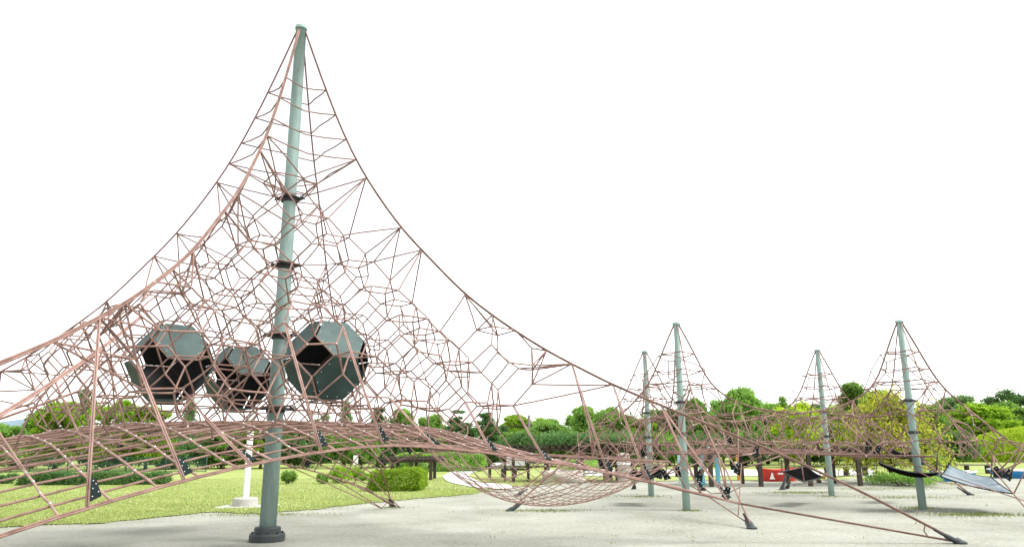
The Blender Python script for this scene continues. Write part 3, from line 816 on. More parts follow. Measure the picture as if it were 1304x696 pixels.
def make_tree(kind, seed):
    """returns (trunk mesh, crown mesh) of a tree 1 unit high, crown about .8 wide"""
    rnd = random.Random(seed)
    blobs = []; limbs = MB()
    if kind == 'round':
        for q in range(80):
            w = rnd.random() * 6.28; r = .36 * rnd.random() ** .5; z = rnd.uniform(.14, .9)
            k = math.sqrt(max(0.05, 1 - ((z - .48) / .5) ** 2)); s = rnd.uniform(.04, .105)
            blobs.append((math.cos(w) * r * k, math.sin(w) * r * k, z, s * 1.2, s * 1.2, s * .8))
        n, sz = 22000, .022
    elif kind == 'tall':
        for q in range(80):
            z = rnd.uniform(.08, .97); w = rnd.random() * 6.28; k = max(.12, 1 - abs(z - .45) / .6) ** .55
            r = .25 * rnd.random() ** .5 * k; s = rnd.uniform(.03, .08)
            blobs.append((math.cos(w) * r, math.sin(w) * r, z, s * 1.1, s * 1.1, s * .9))
        n, sz = 20000, .02
    elif kind == 'pine':
        for q in range(44):
            z = rnd.uniform(.2, .97); w = rnd.random() * 6.28; r = .3 * (1 - (z - .2) / .95) * rnd.uniform(.2, 1.1); s = rnd.uniform(.05, .1) * (1.25 - z * .6)
            blobs.append((math.cos(w) * r, math.sin(w) * r, z, s * 1.3, s * 1.3, s * .55))
        n, sz = 20000, .017
    elif kind == 'spire':
        for q in range(34):
            z = .1 + .88 * q / 33; w = rnd.random() * 6.28; r = .11 * (1.05 - z) * rnd.uniform(.3, 1.2); s = .045 + .07 * (1 - z)
            blobs.append((math.cos(w) * r, math.sin(w) * r, z, s, s, s * .8))
        n, sz = 9000, .016
    else:                                  # spreading, with gaps
        for q in range(38):
            w = rnd.random() * 6.28; r = rnd.uniform(.03, .42); z = rnd.uniform(.3, .94) - r * .3; s = rnd.uniform(.06, .12)
            blobs.append((math.cos(w) * r, math.sin(w) * r, z, s * 1.3, s * 1.3, s * .6))
        n, sz = 19000, .021
    tr = .022 if kind != 'spire' else .014
    tp = .82 if kind in ('pine', 'spire', 'tall') else .5
    pts = [Vector((rnd.gauss(0, .008) * i, rnd.gauss(0, .008) * i, tp * i / 5)) for i in range(6)]
    limbs.tube(pts, [tr * (1.25 - .95 * i / 5) if i else tr * 1.5 for i in range(6)], 8)
    for b in blobs[::4]:
        z = min(max(b[2] - .18, .14), tp * .95); s = pts[0].lerp(pts[-1], z / tp)
        e = Vector(b[:3]); limbs.tube([s, s.lerp(e, .5) + Z_ * -.015, e], [tr * .42, tr * .28, tr * .1], 5)
    P_ = crown_points(blobs, n); P_[:, 2] /= np.quantile(P_[:, 2], .988)
    S_ = RNG.uniform(.7, 1.35, n) * sz
    return limbs, P_, S_
SPEC = {}
def proto(kind, leaf, seed):
    key = (kind, leaf, seed)
    if key not in SPEC:
        l, p, s = make_tree(kind, seed)
        tmp = l.build('trunk', M['bark']); tm = tmp.data; bpy.data.objects.remove(tmp)
        SPEC[key] = (tm, leaf_mesh('crown', p, s, M[leaf]))
    return SPEC[key]
def tree(px, ytop, wpx, depth, kind, leaf, seed, label, ybase=None, rz=None, name='broadleaf_tree', group=None, low=0.):
    if depth < 64: depth *= 1.35
    elif depth < 85: depth *= 1.3
    top = at(px, ytop, depth); base = Vector((top.x, depth, 0))
    h = top.z * 1.0; wid = wpx / F_PX * depth
    o = thing(name, label, 'tree', base, group)
    nat = {'round': .78, 'tall': .56, 'pine': .62, 'spire': .3, 'spread': .95}[kind]
    o.scale = (wid / nat, wid / nat, h); o.rotation_euler = (0, 0, rz if rz is not None else random.random() * 6.28)
    tm, cm = proto(kind, leaf, seed)
    for nm, me in (('trunk', tm), ('crown', cm)):
        c = bpy.data.objects.new(nm, me); C.objects.link(c); c.parent = o
    return o
TREES = [  # px, top, width, distance, kind, leaf, seed, label, name
 (2, 541, 62, 42, 'round', 'leaf_mid', 1, 'mid green bushy tree cut off by the left edge of the photo'),
 (50, 524, 44, 52, 'tall', 'leaf_mid', 3, 'slim green tree right of the gap that shows the blue hill'),
 (80, 514, 60, 46, 'round', 'leaf_bright', 4, 'bright green round tree behind the far left hanging ropes'),
 (112, 499, 40, 60, 'spread', 'leaf_pale', 5, 'pale thin tree rising behind the bright left trees'),
 (146, 513, 66, 44, 'round', 'leaf_bright', 6, 'bright yellow green tree below the leftmost lookout pod'),
 (193, 520, 62, 45, 'round', 'leaf_bright', 1, 'bright green tree right of the one below the leftmost pod'),
 (225, 540, 46, 50, 'tall', 'leaf_dark', 3, 'small dark tree between the bright trees and the pale conifer'),
 (244, 512, 30, 56, 'spire', 'leaf_pale', 7, 'pale pointed conifer under the gap between two pods'),
 (286, 548, 56, 48, 'round', 'leaf_mid', 2, 'low green tree left of the white pole'),
 (335, 540, 54, 48, 'round', 'leaf_bright', 4, 'light green low tree between the white pole and the big mast'),
 (378, 538, 46, 50, 'round', 'leaf_mid', 6, 'green tree just right of the big mast'),
 (412, 530, 36, 54, 'spread', 'leaf_pale', 5, 'pale open tree below the right lookout pod'),
 (441, 514, 30, 56, 'spire', 'leaf_pale', 8, 'tall pale pointed conifer right of the right lookout pod'),
 (462, 544, 44, 46, 'round', 'leaf_mid', 2, 'low green tree between the two pointed conifers'),
 (484, 520, 36, 52, 'pine', 'leaf_dark', 9, 'dark pine left of the middle of the rope floor'),
 (512, 523, 44, 50, 'tall', 'leaf_mid', 3, 'medium green tree right of the dark single pine'),
 (548, 530, 48, 50, 'round', 'leaf_mid', 1, 'rounded green tree between the single pine and the pine pair'),
 (585, 524, 52, 47, 'pine', 'leaf_dark', 10, 'broad dark pine, left one of the pair'),
 (618, 527, 48, 46, 'pine', 'leaf_dark', 9, 'broad dark pine, right one of the pair'),
 (655, 551, 54, 52, 'round', 'leaf_mid', 2, 'low distant green tree right of the pine pair'),
 (700, 540, 72, 50, 'round', 'leaf_mid', 4, 'wide light green tree above the white signboard'),
 (745, 519, 50, 54, 'tall', 'leaf_mid', 3, 'tall green tree right of the wide light green tree'),
 (780, 522, 60, 48, 'round', 'leaf_mid', 6, 'dense green tree left of the rear left thin mast'),
 (818, 536, 48, 50, 'round', 'leaf_bright', 1, 'light green tree behind the rear left thin mast'),
 (850, 524, 54, 52, 'round', 'leaf_dark', 2, 'dark green tree behind the front left thin mast'),
 (886, 510, 48, 50, 'tall', 'leaf_mid', 3, 'tall green tree just right of the front left thin mast'),
 (916, 512, 44, 54, 'spread', 'leaf_mid', 5, 'open crowned tree left of the tallest tree in the middle'),
 (942, 497, 58, 50, 'round', 'leaf_mid', 4, 'tallest green tree between the two pairs of thin masts'),
 (972, 517, 48, 54, 'tall', 'leaf_mid', 11, 'slender green tree right of the tallest middle tree'),
 (996, 508, 30, 58, 'spire', 'leaf_mid', 8, 'small pointed tree tip left of the bright yellow green trees'),
 (1015, 516, 62, 44, 'round', 'leaf_lime', 6, 'lime green tree left of the rear right thin mast'),
 (1056, 522, 60, 45, 'round', 'leaf_bright', 1, 'bright green tree behind the rear right thin mast'),
 (1084, 491, 52, 52, 'tall', 'leaf_mid', 3, 'tall green tree between the two right thin masts'),
 (1114, 500, 46, 50, 'round', 'leaf_mid', 2, 'green tree rising behind the yellow shrub'),
 (1150, 512, 50, 54, 'pine', 'leaf_dark', 10, 'dark pine behind the front right thin mast'),
 (1186, 518, 46, 52, 'tall', 'leaf_mid', 11, 'blue green tree right of the front right thin mast'),
 (1217, 507, 70, 110, 'round', 'leaf_pale', 4, 'pale rounded tree behind the bright tree near the mound'),
 (1246, 517, 86, 86, 'round', 'leaf_bright', 6, 'bright green broad tree behind the clipped mound'),
 (1288, 501, 66, 98, 'spread', 'leaf_dark', 12, 'dark open tree at the right edge above the mound'),
 (1322, 513, 70, 92, 'round', 'leaf_mid', 1, 'green tree cut off by the right edge of the photo'),
]
for t in TREES:
    kind = t[4]
    tree(*t[:8], name='pine_tree' if kind == 'pine' else 'conifer_tree' if kind == 'spire' else 'broadleaf_tree', group='trees along the far edge of the park')
for i, px in enumerate(range(190, 1310, 34)):
    tree(px + random.uniform(-8, 8), random.uniform(541, 553) - (28 if px > 830 else 14 if px > 640 else 0), random.uniform(52, 72), 66 + (i % 3) * 4, ('round', 'tall', 'round')[i % 3], ('leaf_mid', 'leaf_dark', 'leaf_bright', 'leaf_mid')[i % 4], (1, 3, 4, 2, 6)[i % 5] if i % 3 != 1 else 3,
         'low distant tree filling a gap in the rear row of the tree line', group='rear row of distant trees')
# understory shrubs in front of and below the trees
def bush(px, ybase, wpx, hpx, leaf, label, name='bush', n=3500, cat='bush', group=None, leafsz=.05, box=None, depth=None):
    base = gnd(px, ybase) if depth is None else Vector((at(px, 572, depth).x, depth, 0))
    d = base.y; w = wpx / F_PX * d; h = hpx / F_PX * d
    o = thing(name, label, cat, base, group)
    blobs = []
    if box:
        for q in range(40):
            blobs.append((random.uniform(-.46, .46) * w, random.uniform(-.5, .5) * box, h * random.uniform(.25, .86), w * .08 + .1, .16 + box * .1, h * .16 + .04))
    else:
        for q in range(14):
            a = random.random() * 6.28; r = random.random() ** .5 * .34
            blobs.append((math.cos(a) * r * w, math.sin(a) * r * w, h * random.uniform(.25, .72), w * random.uniform(.12, .22), w * random.uniform(.12, .22), h * random.uniform(.15, .27)))
    p = crown_points(blobs, n); p[:, 2] = np.abs(p[:, 2])
    if box:                                # clipped: most leaves lie in the flat faces
        p = RNG.uniform(-1, 1, (n, 3)); f = RNG.integers(0, 3, n); k = np.arange(n); p[k, f] = np.sign(p[k, f]) * (1 - np.abs(RNG.normal(0, .1, n))); p /= np.maximum(1, (np.abs(p) ** 5).sum(1) ** .2)[:, None] * (1 + RNG.normal(0, .025, n))[:, None]
        p = p * np.array([w * .5, box * .5, h * .5]); p[:, 2] += h * .5 + RNG.normal(0, .03, n); p[:, 2] += .05 * np.sin(p[:, 0] * 2.3)
    me = leaf_mesh('foliage', p, RNG.uniform(.6, 1.3, n) * leafsz, M[leaf])
    f = bpy.data.objects.new('foliage', me); C.objects.link(f); f.parent = o
    m = MB()
    for q in range(7):
        e = Vector(blobs[q][:3]) + base; m.tube([base + Vector((random.gauss(0, .05) * w, random.gauss(0, .05), 0)), base.lerp(e, .6), e], [.02, .014, .006], 5)
    m.build('stems', M['bark'], o)
    return o
bush(366, 616, 22, 17, 'leaf_mid', 'small round bush on the lawn right of the big mast', 'round_bush', 3000)
bush(409, 616, 20, 13, 'leaf_mid', 'small low bush left of the wider lawn bush', 'round_bush', 2500)
bush(438, 615, 46, 22, 'leaf_bright', 'wider light green bush left of the clipped hedge', 'bush', 4500)
bush(507, 624, 66, 25, 'leaf_bright', 'clipped box hedge in the middle of the lawn', 'hedge', 14000, 'hedge', box=2.2, leafsz=.05)
bush(462, 612, 18, 14, 'leaf_mid', 'little bush tucked against the left end of the clipped hedge', 'round_bush', 2000)
bush(6, 616, 26, 14, 'leaf_dark', 'dark bush on the lawn at the left edge', 'round_bush', 2500)
bush(120, 617, 176, 14, 'leaf_dark', 'long low dark hedge at the back of the left lawn', 'hedge', 22000, 'hedge', box=1.2, leafsz=.07)
bush(560, 600, 110, 22, 'leaf_mid', 'long clipped hedge behind the pale curved path', 'hedge', 12000, 'hedge', box=2., leafsz=.1)
bush(740, 603, 70, 20, 'leaf_mid', 'low green shrub right of the signboard', 'bush', 5000, leafsz=.08)
us = [(-20, 38), (30, 46), (75, 52), (125, 50), (170, 47), (215, 45), (262, 48), (305, 52), (352, 50), (398, 48), (440, 50), (486, 47), (530, 49), (574, 46), (622, 48), (668, 50), (716, 47), (764, 46), (808, 48), (854, 47), (900, 48), (948, 46), (992, 48), (1036, 47), (1082, 48), (1126, 46), (1170, 50), (1214, 47)]
for i, (px, hp) in enumerate(us):
    bush(px, 0, 62, hp * .95, ['leaf_dark', 'leaf_mid', 'leaf_dark'][i % 3], 'dark shrub under the trees at the back of the park', 'understory_shrub', 3800, group='understory shrubs along the tree line', depth=64 + (i * 7 % 5), leafsz=.17)
# clipped mound of azalea at the right
base = gnd(1330, 596); 
def mound(cx, cy, rx, ry, h, label, n):
    o = thing('clipped_mound', label, 'hedge', (cx, cy, 0))
    m = MB(); nu, nv = 40, 12; vs = []
    for j in range(nv + 1):
        a = j / nv * math.pi / 2
        for i in range(nu):
            w = i / nu * 2 * math.pi; rr = math.cos(a) ** .6
            vs.append((cx + rx * rr * math.cos(w), cy + ry * rr * math.sin(w), h * math.sin(a) ** .9))
    m.add(vs, [(j * nu + i, j * nu + (i + 1) % nu, (j + 1) * nu + (i + 1) % nu, (j + 1) * nu + i) for j in range(nv) for i in range(nu)], True)
    m.build('clipped_body', M['leaf_lime'], o)
    u = RNG.random(n); a = np.arcsin(u); w = RNG.random(n) * 2 * np.pi; rr = np.cos(a) ** .6 * (1.01 + RNG.normal(0, .012, n))
    p = np.stack([rx * rr * np.cos(w), ry * rr * np.sin(w), h * np.sin(a) ** .9 * (1.02 + RNG.normal(0, .015, n)) + .03], 1)
    nb = np.stack([np.cos(w) * np.cos(a), np.sin(w) * np.cos(a), np.sin(a)], 1)
    f = bpy.data.objects.new('leaf_skin', leaf_mesh('leaf_skin', p, RNG.uniform(.12, .22, n), M['leaf_lime'], nrm_bias=nb)); C.objects.link(f); f.parent = o
mound(62., 78, 16., 7., 3.6, 'large smooth clipped green mound at the right edge', 30000)

# weeping yellow-green shrub
def fountain(base, h, rad, n_st, n_leaf):
    o = thing('weeping_shrub', 'big weeping yellow green shrub behind the front right thin mast', 'shrub', base)
    m = MB(); P_ = []; 
    for q in range(n_st):
        w = random.random() * 6.28; R_ = rad * random.uniform(.25, 1.); hh = h * random.uniform(.55, 1.) * (1 - .25 * R_ / rad); d = Vector((math.cos(w), math.sin(w), 0))
        end = random.uniform(.05, .6) * hh
        pts = []
        for t in [i / 9 for i in range(10)]:
            z = hh * (1 - (1 - min(t / .55, 1)) ** 2) if t < .55 else hh - (hh - end) * ((t - .55) / .45) ** 1.8
            pts.append(base + d * (R_ * (t ** 1.3)) + Z_ * z + Vector((random.gauss(0, .03), random.gauss(0, .03), 0)))
        m.tube(pts, [.022 - .0018 * i for i in range(10)], 5)
        for s in range(n_leaf // n_st):
            t = random.uniform(.18, 1) * 8.99; i = int(t); p = pts[i].lerp(pts[i + 1], t - i)
            P_.append((p.x - base.x + random.gauss(0, .17), p.y - base.y + random.gauss(0, .17), max(.04, p.z + random.gauss(0, .17))))
    m.build('stems', M['bark'], o)
    n = len(P_)
    f = bpy.data.objects.new('foliage', leaf_mesh('foliage', P_, RNG.uniform(.05, .1, n), M['leaf_yellow'], droop=.6, aspect=2.2)); C.objects.link(f); f.parent = o
fountain(gnd(1138, 615), 4.3, 2.75, 150, 13500)
bush(1150, 618, 110, 20, 'leaf_mid', 'low green growth round the foot of the yellow weeping shrub', 'ground_shrub', 5000, leafsz=.05)
bush(1196, 598, 40, 20, 'leaf_mid', 'dark green shrub right of the yellow weeping shrub', 'bush', 3000, leafsz=.08)

# grass: blades on the near lawn, ragged tufts along its edge, weeds on the sand
def inside(x, y, poly):
    c = False; n = len(poly)
    for i in range(n):
        a, b = poly[i], poly[i - 1]
        if (a.y > y) != (b.y > y) and x < (b.x - a.x) * (y - a.y) / (b.y - a.y) + a.x: c = not c
    return c
def blades(name, pts, h, m, width=.012):
    n = len(pts); p = np.array([(q[0], q[1], q[2] if len(q) > 2 else .004) for q in pts]); p[:, 2] += (.016 if m.name == 'grass_blade' else 0); hh = RNG.uniform(.5, 1.25, n) * h
    w = RNG.random(n) * 2 * np.pi; s = np.stack([np.cos(w), np.sin(w), 0 * w], 1) * width; ln = RNG.normal(0, .35, (n, 3)) * hh[:, None]; ln[:, 2] = hh
    v = np.empty((n, 3, 3)); v[:, 0] = p - s; v[:, 1] = p + s; v[:, 2] = p + ln
    me = bpy.data.meshes.new(name); me.vertices.add(n * 3); me.vertices.foreach_set('co', v.reshape(-1))
    me.loops.add(n * 3); me.loops.foreach_set('vertex_index', np.arange(n * 3, dtype=np.int32))
    me.polygons.add(n); me.polygons.foreach_set('loop_start', np.arange(0, n * 3, 3, dtype=np.int32)); me.polygons.foreach_set('loop_total', np.full(n, 3, dtype=np.int32))
    me.update(calc_edges=True); me.materials.append(m)
    o = bpy.data.objects.new(name, me); C.objects.link(o); o['kind'] = 'stuff'; return o
gp = []
while len(gp) < 90000:
    y = random.uniform(13, 42); x = random.uniform(-.75 * y - 2, .05 * y)
    # more blades where the lawn is near
    if random.random() > (16 / y) ** 1.2: continue
    if inside(x, y, lawn_pts) and not inside(x, y, [gnd(*q) for q in path_px]): gp.append((x, y))
for a in edge_l[:-1]:
    for q in range(34):
        k = random.choice((.1, .22, .5)); gp.append((a.x + random.gauss(0, k), a.y + random.gauss(0, k * .9)))
lg = tag(blades('lawn_grass', gp, .04, M['grass'], .011), 'short bright grass of the lawn', 'grass')
wp = []
for px, py, sx, sy, n in ((1022, 627, 1.4, .35, 900), (1245, 655, 1.25, .3, 1100), (1150, 633, 1.6, .4, 700), (690, 650, 1.2, .25, 500), (878, 650, .3, .15, 150), (1172, 647, .5, .25, 350), (500, 646, .4, .2, 120), (820, 632, .9, .3, 350), (330, 655, 1.6, .25, 500), (1130, 622, 2.6, .6, 900), (1058, 632, .5, .2, 150)):
    c = gnd(px, py)
    for q in range(n): wp.append((c.x + random.gauss(0, sx * .5), c.y + random.gauss(0, sy)))
for q in range(70):
    y = random.uniform(10, 30) ; x = random.uniform(-.1 * y, .75 * y); k = random.randint(1, 5)
    for s in range(k): wp.append((x + random.gauss(0, .05), y + random.gauss(0, .05)))
tag(blades('sand_weeds', wp, .04, M['weed'], .009), 'thin weeds sprouting from the sand', 'weeds')

# ------------------------------------------------------------------ FURNITURE AND TOYS OF THE PARK
# white pole on a round concrete foot
b = gnd(312, 645); o = thing('white_pole', 'tall plain white pole on a concrete foot behind the pyramid', 'pole', b)
m = MB(); m.lathe(b, [(.085, .2), (.08, 4), (.07, 8), (.055, 12.3)], 18); q = m.build('pole', M['white'], o)
m = MB(); m.lathe(b, [(.34, 0), (.335, .22), (.31, .25), (.1, .26)], 28); m.build('concrete_foot', M['concrete'], o, bevel=.01)
m = MB(); m.box(b + Vector((.1, -.05, .012)), 1.5, 1.0, .05, .1); m.build('concrete_pad', M['path'], o, bevel=.008)
# signboard
b = gnd(658, 613); o = thing('signboard', 'white information board on two dark posts by the curved path', 'sign', b)
w, h0, h1 = 34 / F_PX * b.y, 10 / F_PX * b.y, 41 / F_PX * b.y
for s in (-1, 1):
    m = MB(); m.box(b + Vector((s * w * .42, 0, h1 / 2)), .13, .13, h1); m.build('post', M['wood_dark'], o, bevel=.01)
m = MB(); m.box(b + Vector((-.04, -.075, h1 * .72)), w * .66, .03, h1 * .5); m.build('board', M['white'], o)
m = MB(); m.box(b + Vector((0, -.02, h1 * .36)), w * .8, .06, .1); m.build('rail', M['wood_dark'], o)
# small white notice
b = gnd(452, 612); o = thing('small_notice', 'small white notice plate on a thin post near the light bush', 'sign', b)
m = MB(); m.tube([b, b + Z_ * 1.25], .025, 8); m.build('post', M['wood_grey'], o)
m = MB(); m.box(b + Vector((0, -.03, 1.02)), .24, .02, .44); m.build('plate', M['white'], o, bevel=.005)
# timber pergolas
def pergola(x0, x1, d0, d1, h, label, nx, posts, tilt=0.):
    c = Vector(((x0 + x1) / 2, (d0 + d1) / 2, 0)); o = thing('pergola', label, 'pergola', c)
    for i in range(posts):
        for y in (d0 + .35, d1 - .35):
            x = x0 + .5 + (x1 - x0 - 1.) * i / (posts - 1)
            m = MB(); m.box((x, y, h / 2 - .06), .16, .16, h - .12); m.build('post', M['wood_dark'], o, bevel=.012)
    for y in (d0 + .35, d1 - .35):
        m = MB(); m.box((c.x, y, h - .07), x1 - x0, .12, .14); m.build('beam', M['wood_dark'], o, bevel=.01)
    m = MB()
    for i in range(nx):
        x = x0 + .1 + (x1 - x0 - .2) * i / (nx - 1); m.box((x, c.y, h + .052), .08, d1 - d0, .1)
    for q in range(7):
        m.box((c.x, d0 + .1 + (d1 - d0 - .2) * q / 6, h + .124), x1 - x0, .06, .04)
    m.build('trellis', M['wood_dark'], o)
    return o
pergola(at(640, 575, 36).x, at(840, 575, 36).x, 35.2, 38.2, 1.55, 'dark timber pergola behind the bowl shaped net', 24, 5)
pg = pergola(at(880, 575, 32).x, at(1092, 575, 32).x, 30.6, 33.8, 1.38, 'long dark timber pergola between the two pairs of thin masts', 30, 4)
pergola(at(488, 590, 39).x, at(562, 590, 39).x, 38.4, 41, 1.02, 'small low dark pergola behind the clipped hedge', 14, 3)
# vines over the far pergola
a_, b_ = at(690, 575, 36).x, at(812, 575, 36).x
o = thing('pergola_vine', 'dark vines spread over the top of the pergola behind the bowl net', 'vine', ((a_ + b_) / 2, 36.7, 1.7))
n = 7000; p = np.stack([RNG.uniform(-(b_ - a_) / 2, (b_ - a_) / 2, n), RNG.uniform(-1.5, 1.5, n), np.abs(RNG.normal(.02, .22, n))], 1)
f = bpy.data.objects.new('foliage', leaf_mesh('foliage', p, RNG.uniform(.07, .14, n), M['leaf_dark'])); C.objects.link(f); f.parent = o
# benches
def bench(px, py, wpx, label, rz=0., table=False):
    b = gnd(px, py); d = b.y; w = wpx / F_PX * d; o = thing('bench', label, 'bench', b, 'park benches'); h = .5
    Q = Matrix.Rotation(rz, 3, 'Z')
    m = MB()
    for q in range(3): m.box(b + Q @ Vector((0, -.18 + q * .18, h)), w, .15, .06, rz)
    m.build('seat', M['wood_grey'], o, bevel=.008)
    for s in (-1, 0, 1):
        m = MB(); m.box(b + Q @ Vector((s * w * .4, 0, h / 2 - .02)), .1, .4, h - .03, rz); m.build('leg', M['wood_dark'], o, bevel=.008)
bench(1078, 606, 62, 'grey timber bench left of the yellow shrub', .12)
bench(1232, 603, 62, 'timber bench at the right in front of the clipped mound', -.05)
bench(640, 608, 40, 'grey bench near the curved path behind the signboard', .2)
# dark mesh fence at the back of the left lawn
b0, b1 = gnd(-80, 601), gnd(262, 601); o = thing('mesh_fence', 'dark green mesh fence between lawn and left trees', 'fence', b0)
for i in range(15):
    p = b0.lerp(b1, i / 14); m = MB(); m.tube([p, p + Z_ * 1.1], .035, 6); m.build('post', M['mesh_fence'], o)
m = MB()
for z in (.08, .55, 1.06): m.tube([b0 + Z_ * z, b1 + Z_ * z], .018, 5)
Lf = (b1 - b0).length
for i in range(int(Lf / .09)):
    p = b0.lerp(b1, i * .09 / Lf); m.tube([p + Z_ * .05, p + Z_ * 1.07], .009, 4, False)
m.build('mesh', M['mesh_fence'], o)
# playground posts and totems
def coral_post(px, py0, py1, wpx, mm, label, depth=None, name='play_post', top='band'):
    b = gnd(px, py0); d = b.y; r = wpx / F_PX * d / 2; h = at(px, py1, d).z; o = thing(name, label, 'post', b)
    m = MB(); m.lathe(b, [(r * 1.05, 0), (r, .06), (r * .97, h * .55), (r, h * .93), (r * .8, h - .02), (r * .3, h)], 14); m.build('shaft', M[mm], o)
    m = MB(); m.lathe(b + Z_ * h * .6, [(r * 1.06, 0), (r * 1.1, .03), (r * 1.1, .1), (r * 1.06, .13)], 14); m.build('band', M['white'] if mm != 'teal' else M['skyblue'], o)
    return o
coral_post(738, 612, 566, 6, 'coral', 'slim coral red play post right of the signboard')
coral_post(772, 612, 566, 8, 'coral', 'thick mottled coral play post left of the rear left mast')
coral_post(795, 614, 576, 16, 'stone', 'pale grey play post just left of the rear left mast')
coral_post(824, 610, 566, 15, 'stone', 'pale play post behind the rear left thin mast')
coral_post(869, 616, 573, 9, 'teal', 'pale teal play post beside the front left thin mast')
coral_post(943, 611, 578, 8, 'orange', 'orange play post right of the blue arch')
b = gnd(905, 617); d = b.y; k = d / F_PX; o = thing('blue_arch', 'pale blue play arch with yellow middle post', 'play arch', b)
for s in (-1, 1):
    m = MB(); pts = [b + Vector((s * (9 - 3.4 * t + (2.2 * math.sin(t * 3.1) if s else 0)) * k, 0, 42 * k * t)) for t in [i / 8 for i in range(9)]]
    m.tube(pts, [2.9 * k] * 9, 10); m.build('leg', M['skyblue'], o)
m = MB(); m.tube([b + Vector((-5 * k, 0, 40 * k)), b + Vector((0, 0, 43 * k)), b + Vector((5 * k, 0, 40 * k))], [3 * k, 3.4 * k, 3 * k], 10); m.build('crossbar', M['skyblue'], o)
m = MB(); m.tube([b, b + Z_ * 20 * k], [2.4 * k, 2.0 * k], 10); m.tube([b + Z_ * 27 * k, b + Z_ * 36 * k], [1.8 * k, 2.4 * k], 10); m.build('middle_post', M['yellow'], o)
# pale climbing boulder
b = gnd(716, 614); o = thing('climbing_block', 'pale stone climbing block behind the bowl shaped net', 'climbing block', b)
bm = bmesh.new(); bmesh.ops.create_icosphere(bm, subdivisions=4, radius=1)
for v in bm.verts:
    c = v.co; nz = .12 * math.sin(c.x * 5 + 1) * math.sin(c.y * 4) + .08 * math.sin(c.z * 7 + c.x * 3)
    v.co = Vector((max(-.8, min(.8, c.x)) * 1.15, max(-.8, min(.8, c.y)) * .9, max(0, min(.85, c.z + .2)) * .6)) * (1 + nz)
me = bpy.data.meshes.new('block'); bm.to_mesh(me); bm.free(); me.materials.append(M['stone']); f = bpy.data.objects.new('block', me); C.objects.link(f); f.parent = o
m = MB()
for q in range(14): m.ball(b + Vector((random.uniform(-.8, .8), -.78, random.uniform(.2, .9))), .06)
m.build('holds', M['coral'], o)
# red play boat and blue play boats
def play_boat(px, py, wpx, hpx, mm, label, rz=0., mark=False):
    b = gnd(px, py); k = b.y / F_PX; w, h = wpx * k, hpx * k; o = thing('play_boat', label, 'play boat', b); dp = w * .34
    m = MB(); n = 10; vs = []
    for i in range(n + 1):
        t = i / n; x = -w / 2 + w * t; half = dp * (math.sin(math.pi * min(max(t * .86 + .08, 0), 1)) ** .55); z1 = h * (1 + .16 * (2 * t - 1) ** 2)
        xb = x * .84 + .02
        vs += [(b.x + xb, b.y - half * .72, .02), (b.x + x, b.y - half, z1), (b.x + x, b.y + half, z1), (b.x + xb, b.y + half * .72, .02)]
    fs = []
    for i in range(n):
        for a in range(3):
            if a == 1: continue
            fs.append((i * 4 + a, i * 4 + a + 1, (i + 1) * 4 + a + 1, (i + 1) * 4 + a))
        fs.append((i * 4 + 3, i * 4, (i + 1) * 4, (i + 1) * 4 + 3))
    fs += [(0, 1, 2, 3), (n * 4 + 3, n * 4 + 2, n * 4 + 1, n * 4)]
    m.add(vs, fs); m.build('hull', M[mm], o, solid=.06)
    m = MB()
    for a in (1, 2): m.tube([vs[i * 4 + a] for i in range(n + 1)], .045, 6)
    m.build('gunwale', M['white'] if mm != 'red' else M[mm], o)
    m = MB()
    for q in (.3, .55, .78): m.box((b.x - w / 2 + w * q, b.y, h * .72), .22, dp * 1.5, .05)
    m.build('thwarts', M['wood_grey'], o)
    m = MB(); e = Vector(vs[1]).lerp(Vector(vs[2]), .5); m.tube([e - Z_ * h * .3, e + Vector((-.12, 0, h * .42))], .05, 6); m.build('stem_post', M['wood_dark'], o)
    if mark:
        m = MB(); y = b.y - dp - .035
        m.box((b.x - w * .05, y, h * .72), w * .14, .02, h * .14); m.build('white_mark', M['white'], o)
        m = MB(); c = Vector((b.x - w * .26, y + .06, h * .5))
        m.prism([c + Vector((-.13, 0, -.14)), c + Vector((.13, 0, -.14)), c + Vector((.06, 0, -.02)), c + Vector((.05, 0, .12)), c + Vector((-.02, 0, .16)), c + Vector((-.06, 0, .0))], (0, 1, 0), .02); m.build('white_emblem', M['white'], o)
    return o
play_boat(991, 612, 46, 13, 'red', 'red play boat with a white emblem left of the black hammock', mark=True)
play_boat(1306, 608, 76, 9, 'blue', 'blue play boat at the right edge behind the grey mat')
play_boat(1215, 612, 50, 10, 'blue', 'small blue play boat behind the upper end of the grey mat')
b = gnd(1043, 614); k = b.y / F_PX; o = thing('spring_seat', 'yellow play seat right of the red boat', 'spring rider', b)
m = MB(); m.lathe(b, [(3 * k, 0), (3 * k, 2 * k), (2 * k, 4 * k)], 12); m.build('spring', M['plate'], o)
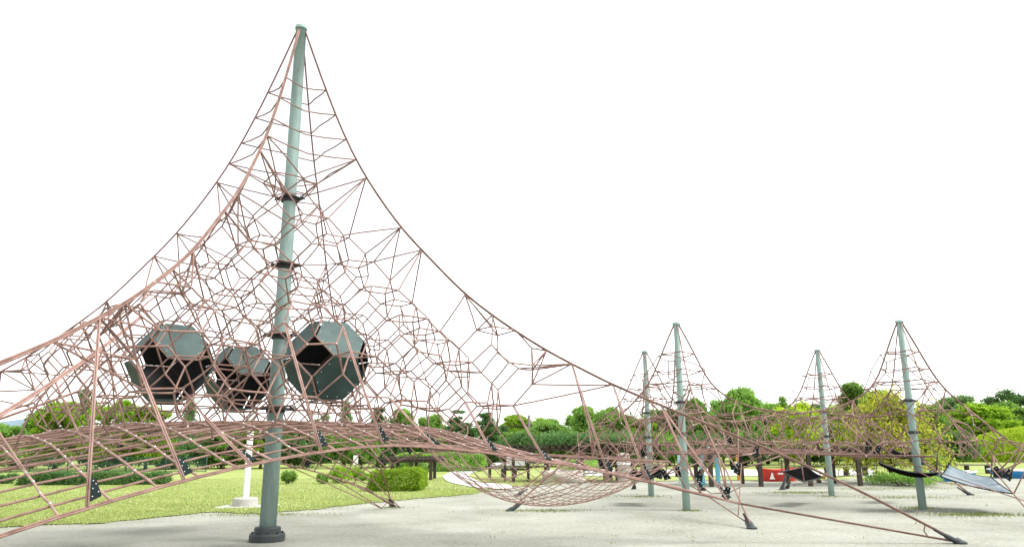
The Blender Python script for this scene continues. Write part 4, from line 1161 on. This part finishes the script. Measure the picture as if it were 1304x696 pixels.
m = MB(); m.prism([b + Vector(v) * k for v in ((-8, 0, 5), (7, 0, 4), (9, 0, 8), (2, 0, 8.5), (-6, 0, 12))], (0, 1, 0), 6 * k); m.build('body', M['yellow'], o, bevel=.03)
# thin far utility pole with a wire
b = gnd(674, 580); b = Vector((at(674, 572, 75).x, 75, 0)); o = thing('utility_pole', 'thin far utility pole above the wide light green tree', 'pole', b)
m = MB(); m.tube([b, b + Z_ * at(674, 528, 75).z], .13, 8); m.build('pole', M['wood_grey'], o)
m = MB(); h = at(674, 541, 75).z
m.tube([b + Vector((-30, 4, h - .6)), b + Vector((-12, 1.5, h - .5)), b + Z_ * h, b + Vector((12, -1, h - .6)), b + Vector((30, -3, h))], .035, 4); m.build('wires', M['wood_dark'], o)

# ------------------------------------------------------------------ LIGHT
w = bpy.data.worlds.new('World'); S.world = w; w.use_nodes = True
nt = w.node_tree; bg = nt.nodes['Background']
sky = nt.nodes.new('ShaderNodeTexSky'); sky.sky_type = 'NISHITA'; sky.sun_disc = False
EL, AZ = R(60), R(105)
sky.sun_elevation = EL; sky.sun_rotation = AZ; sky.air_density = 1.0; sky.dust_density = 1.0; sky.ozone_density = 1.0
hs = nt.nodes.new('ShaderNodeHueSaturation'); hs.inputs['Saturation'].default_value = .12     # bright even cloud cover
nt.links.new(sky.outputs[0], hs.inputs['Color']); nt.links.new(hs.outputs[0], bg.inputs[0])
bg.inputs[1].default_value = .135
sl = bpy.data.lights.new('sun', 'SUN'); sl.energy = 1.5; sl.angle = R(18); sl.color = (1, .97, .92)
so = bpy.data.objects.new('sun', sl); C.objects.link(so)
dv = Vector((math.sin(AZ) * math.cos(EL), math.cos(AZ) * math.cos(EL), math.sin(EL)))
so.rotation_euler = dv.to_track_quat('Z', 'Y').to_euler()
S.view_settings.view_transform = 'Standard'; S.view_settings.look = 'None'; S.view_settings.gamma = 1; S.view_settings.use_curve_mapping = False
S.view_settings.exposure = 1.55
S.cycles.max_bounces = 5; S.cycles.transparent_max_bounces = 8; S.cycles.use_denoising = True
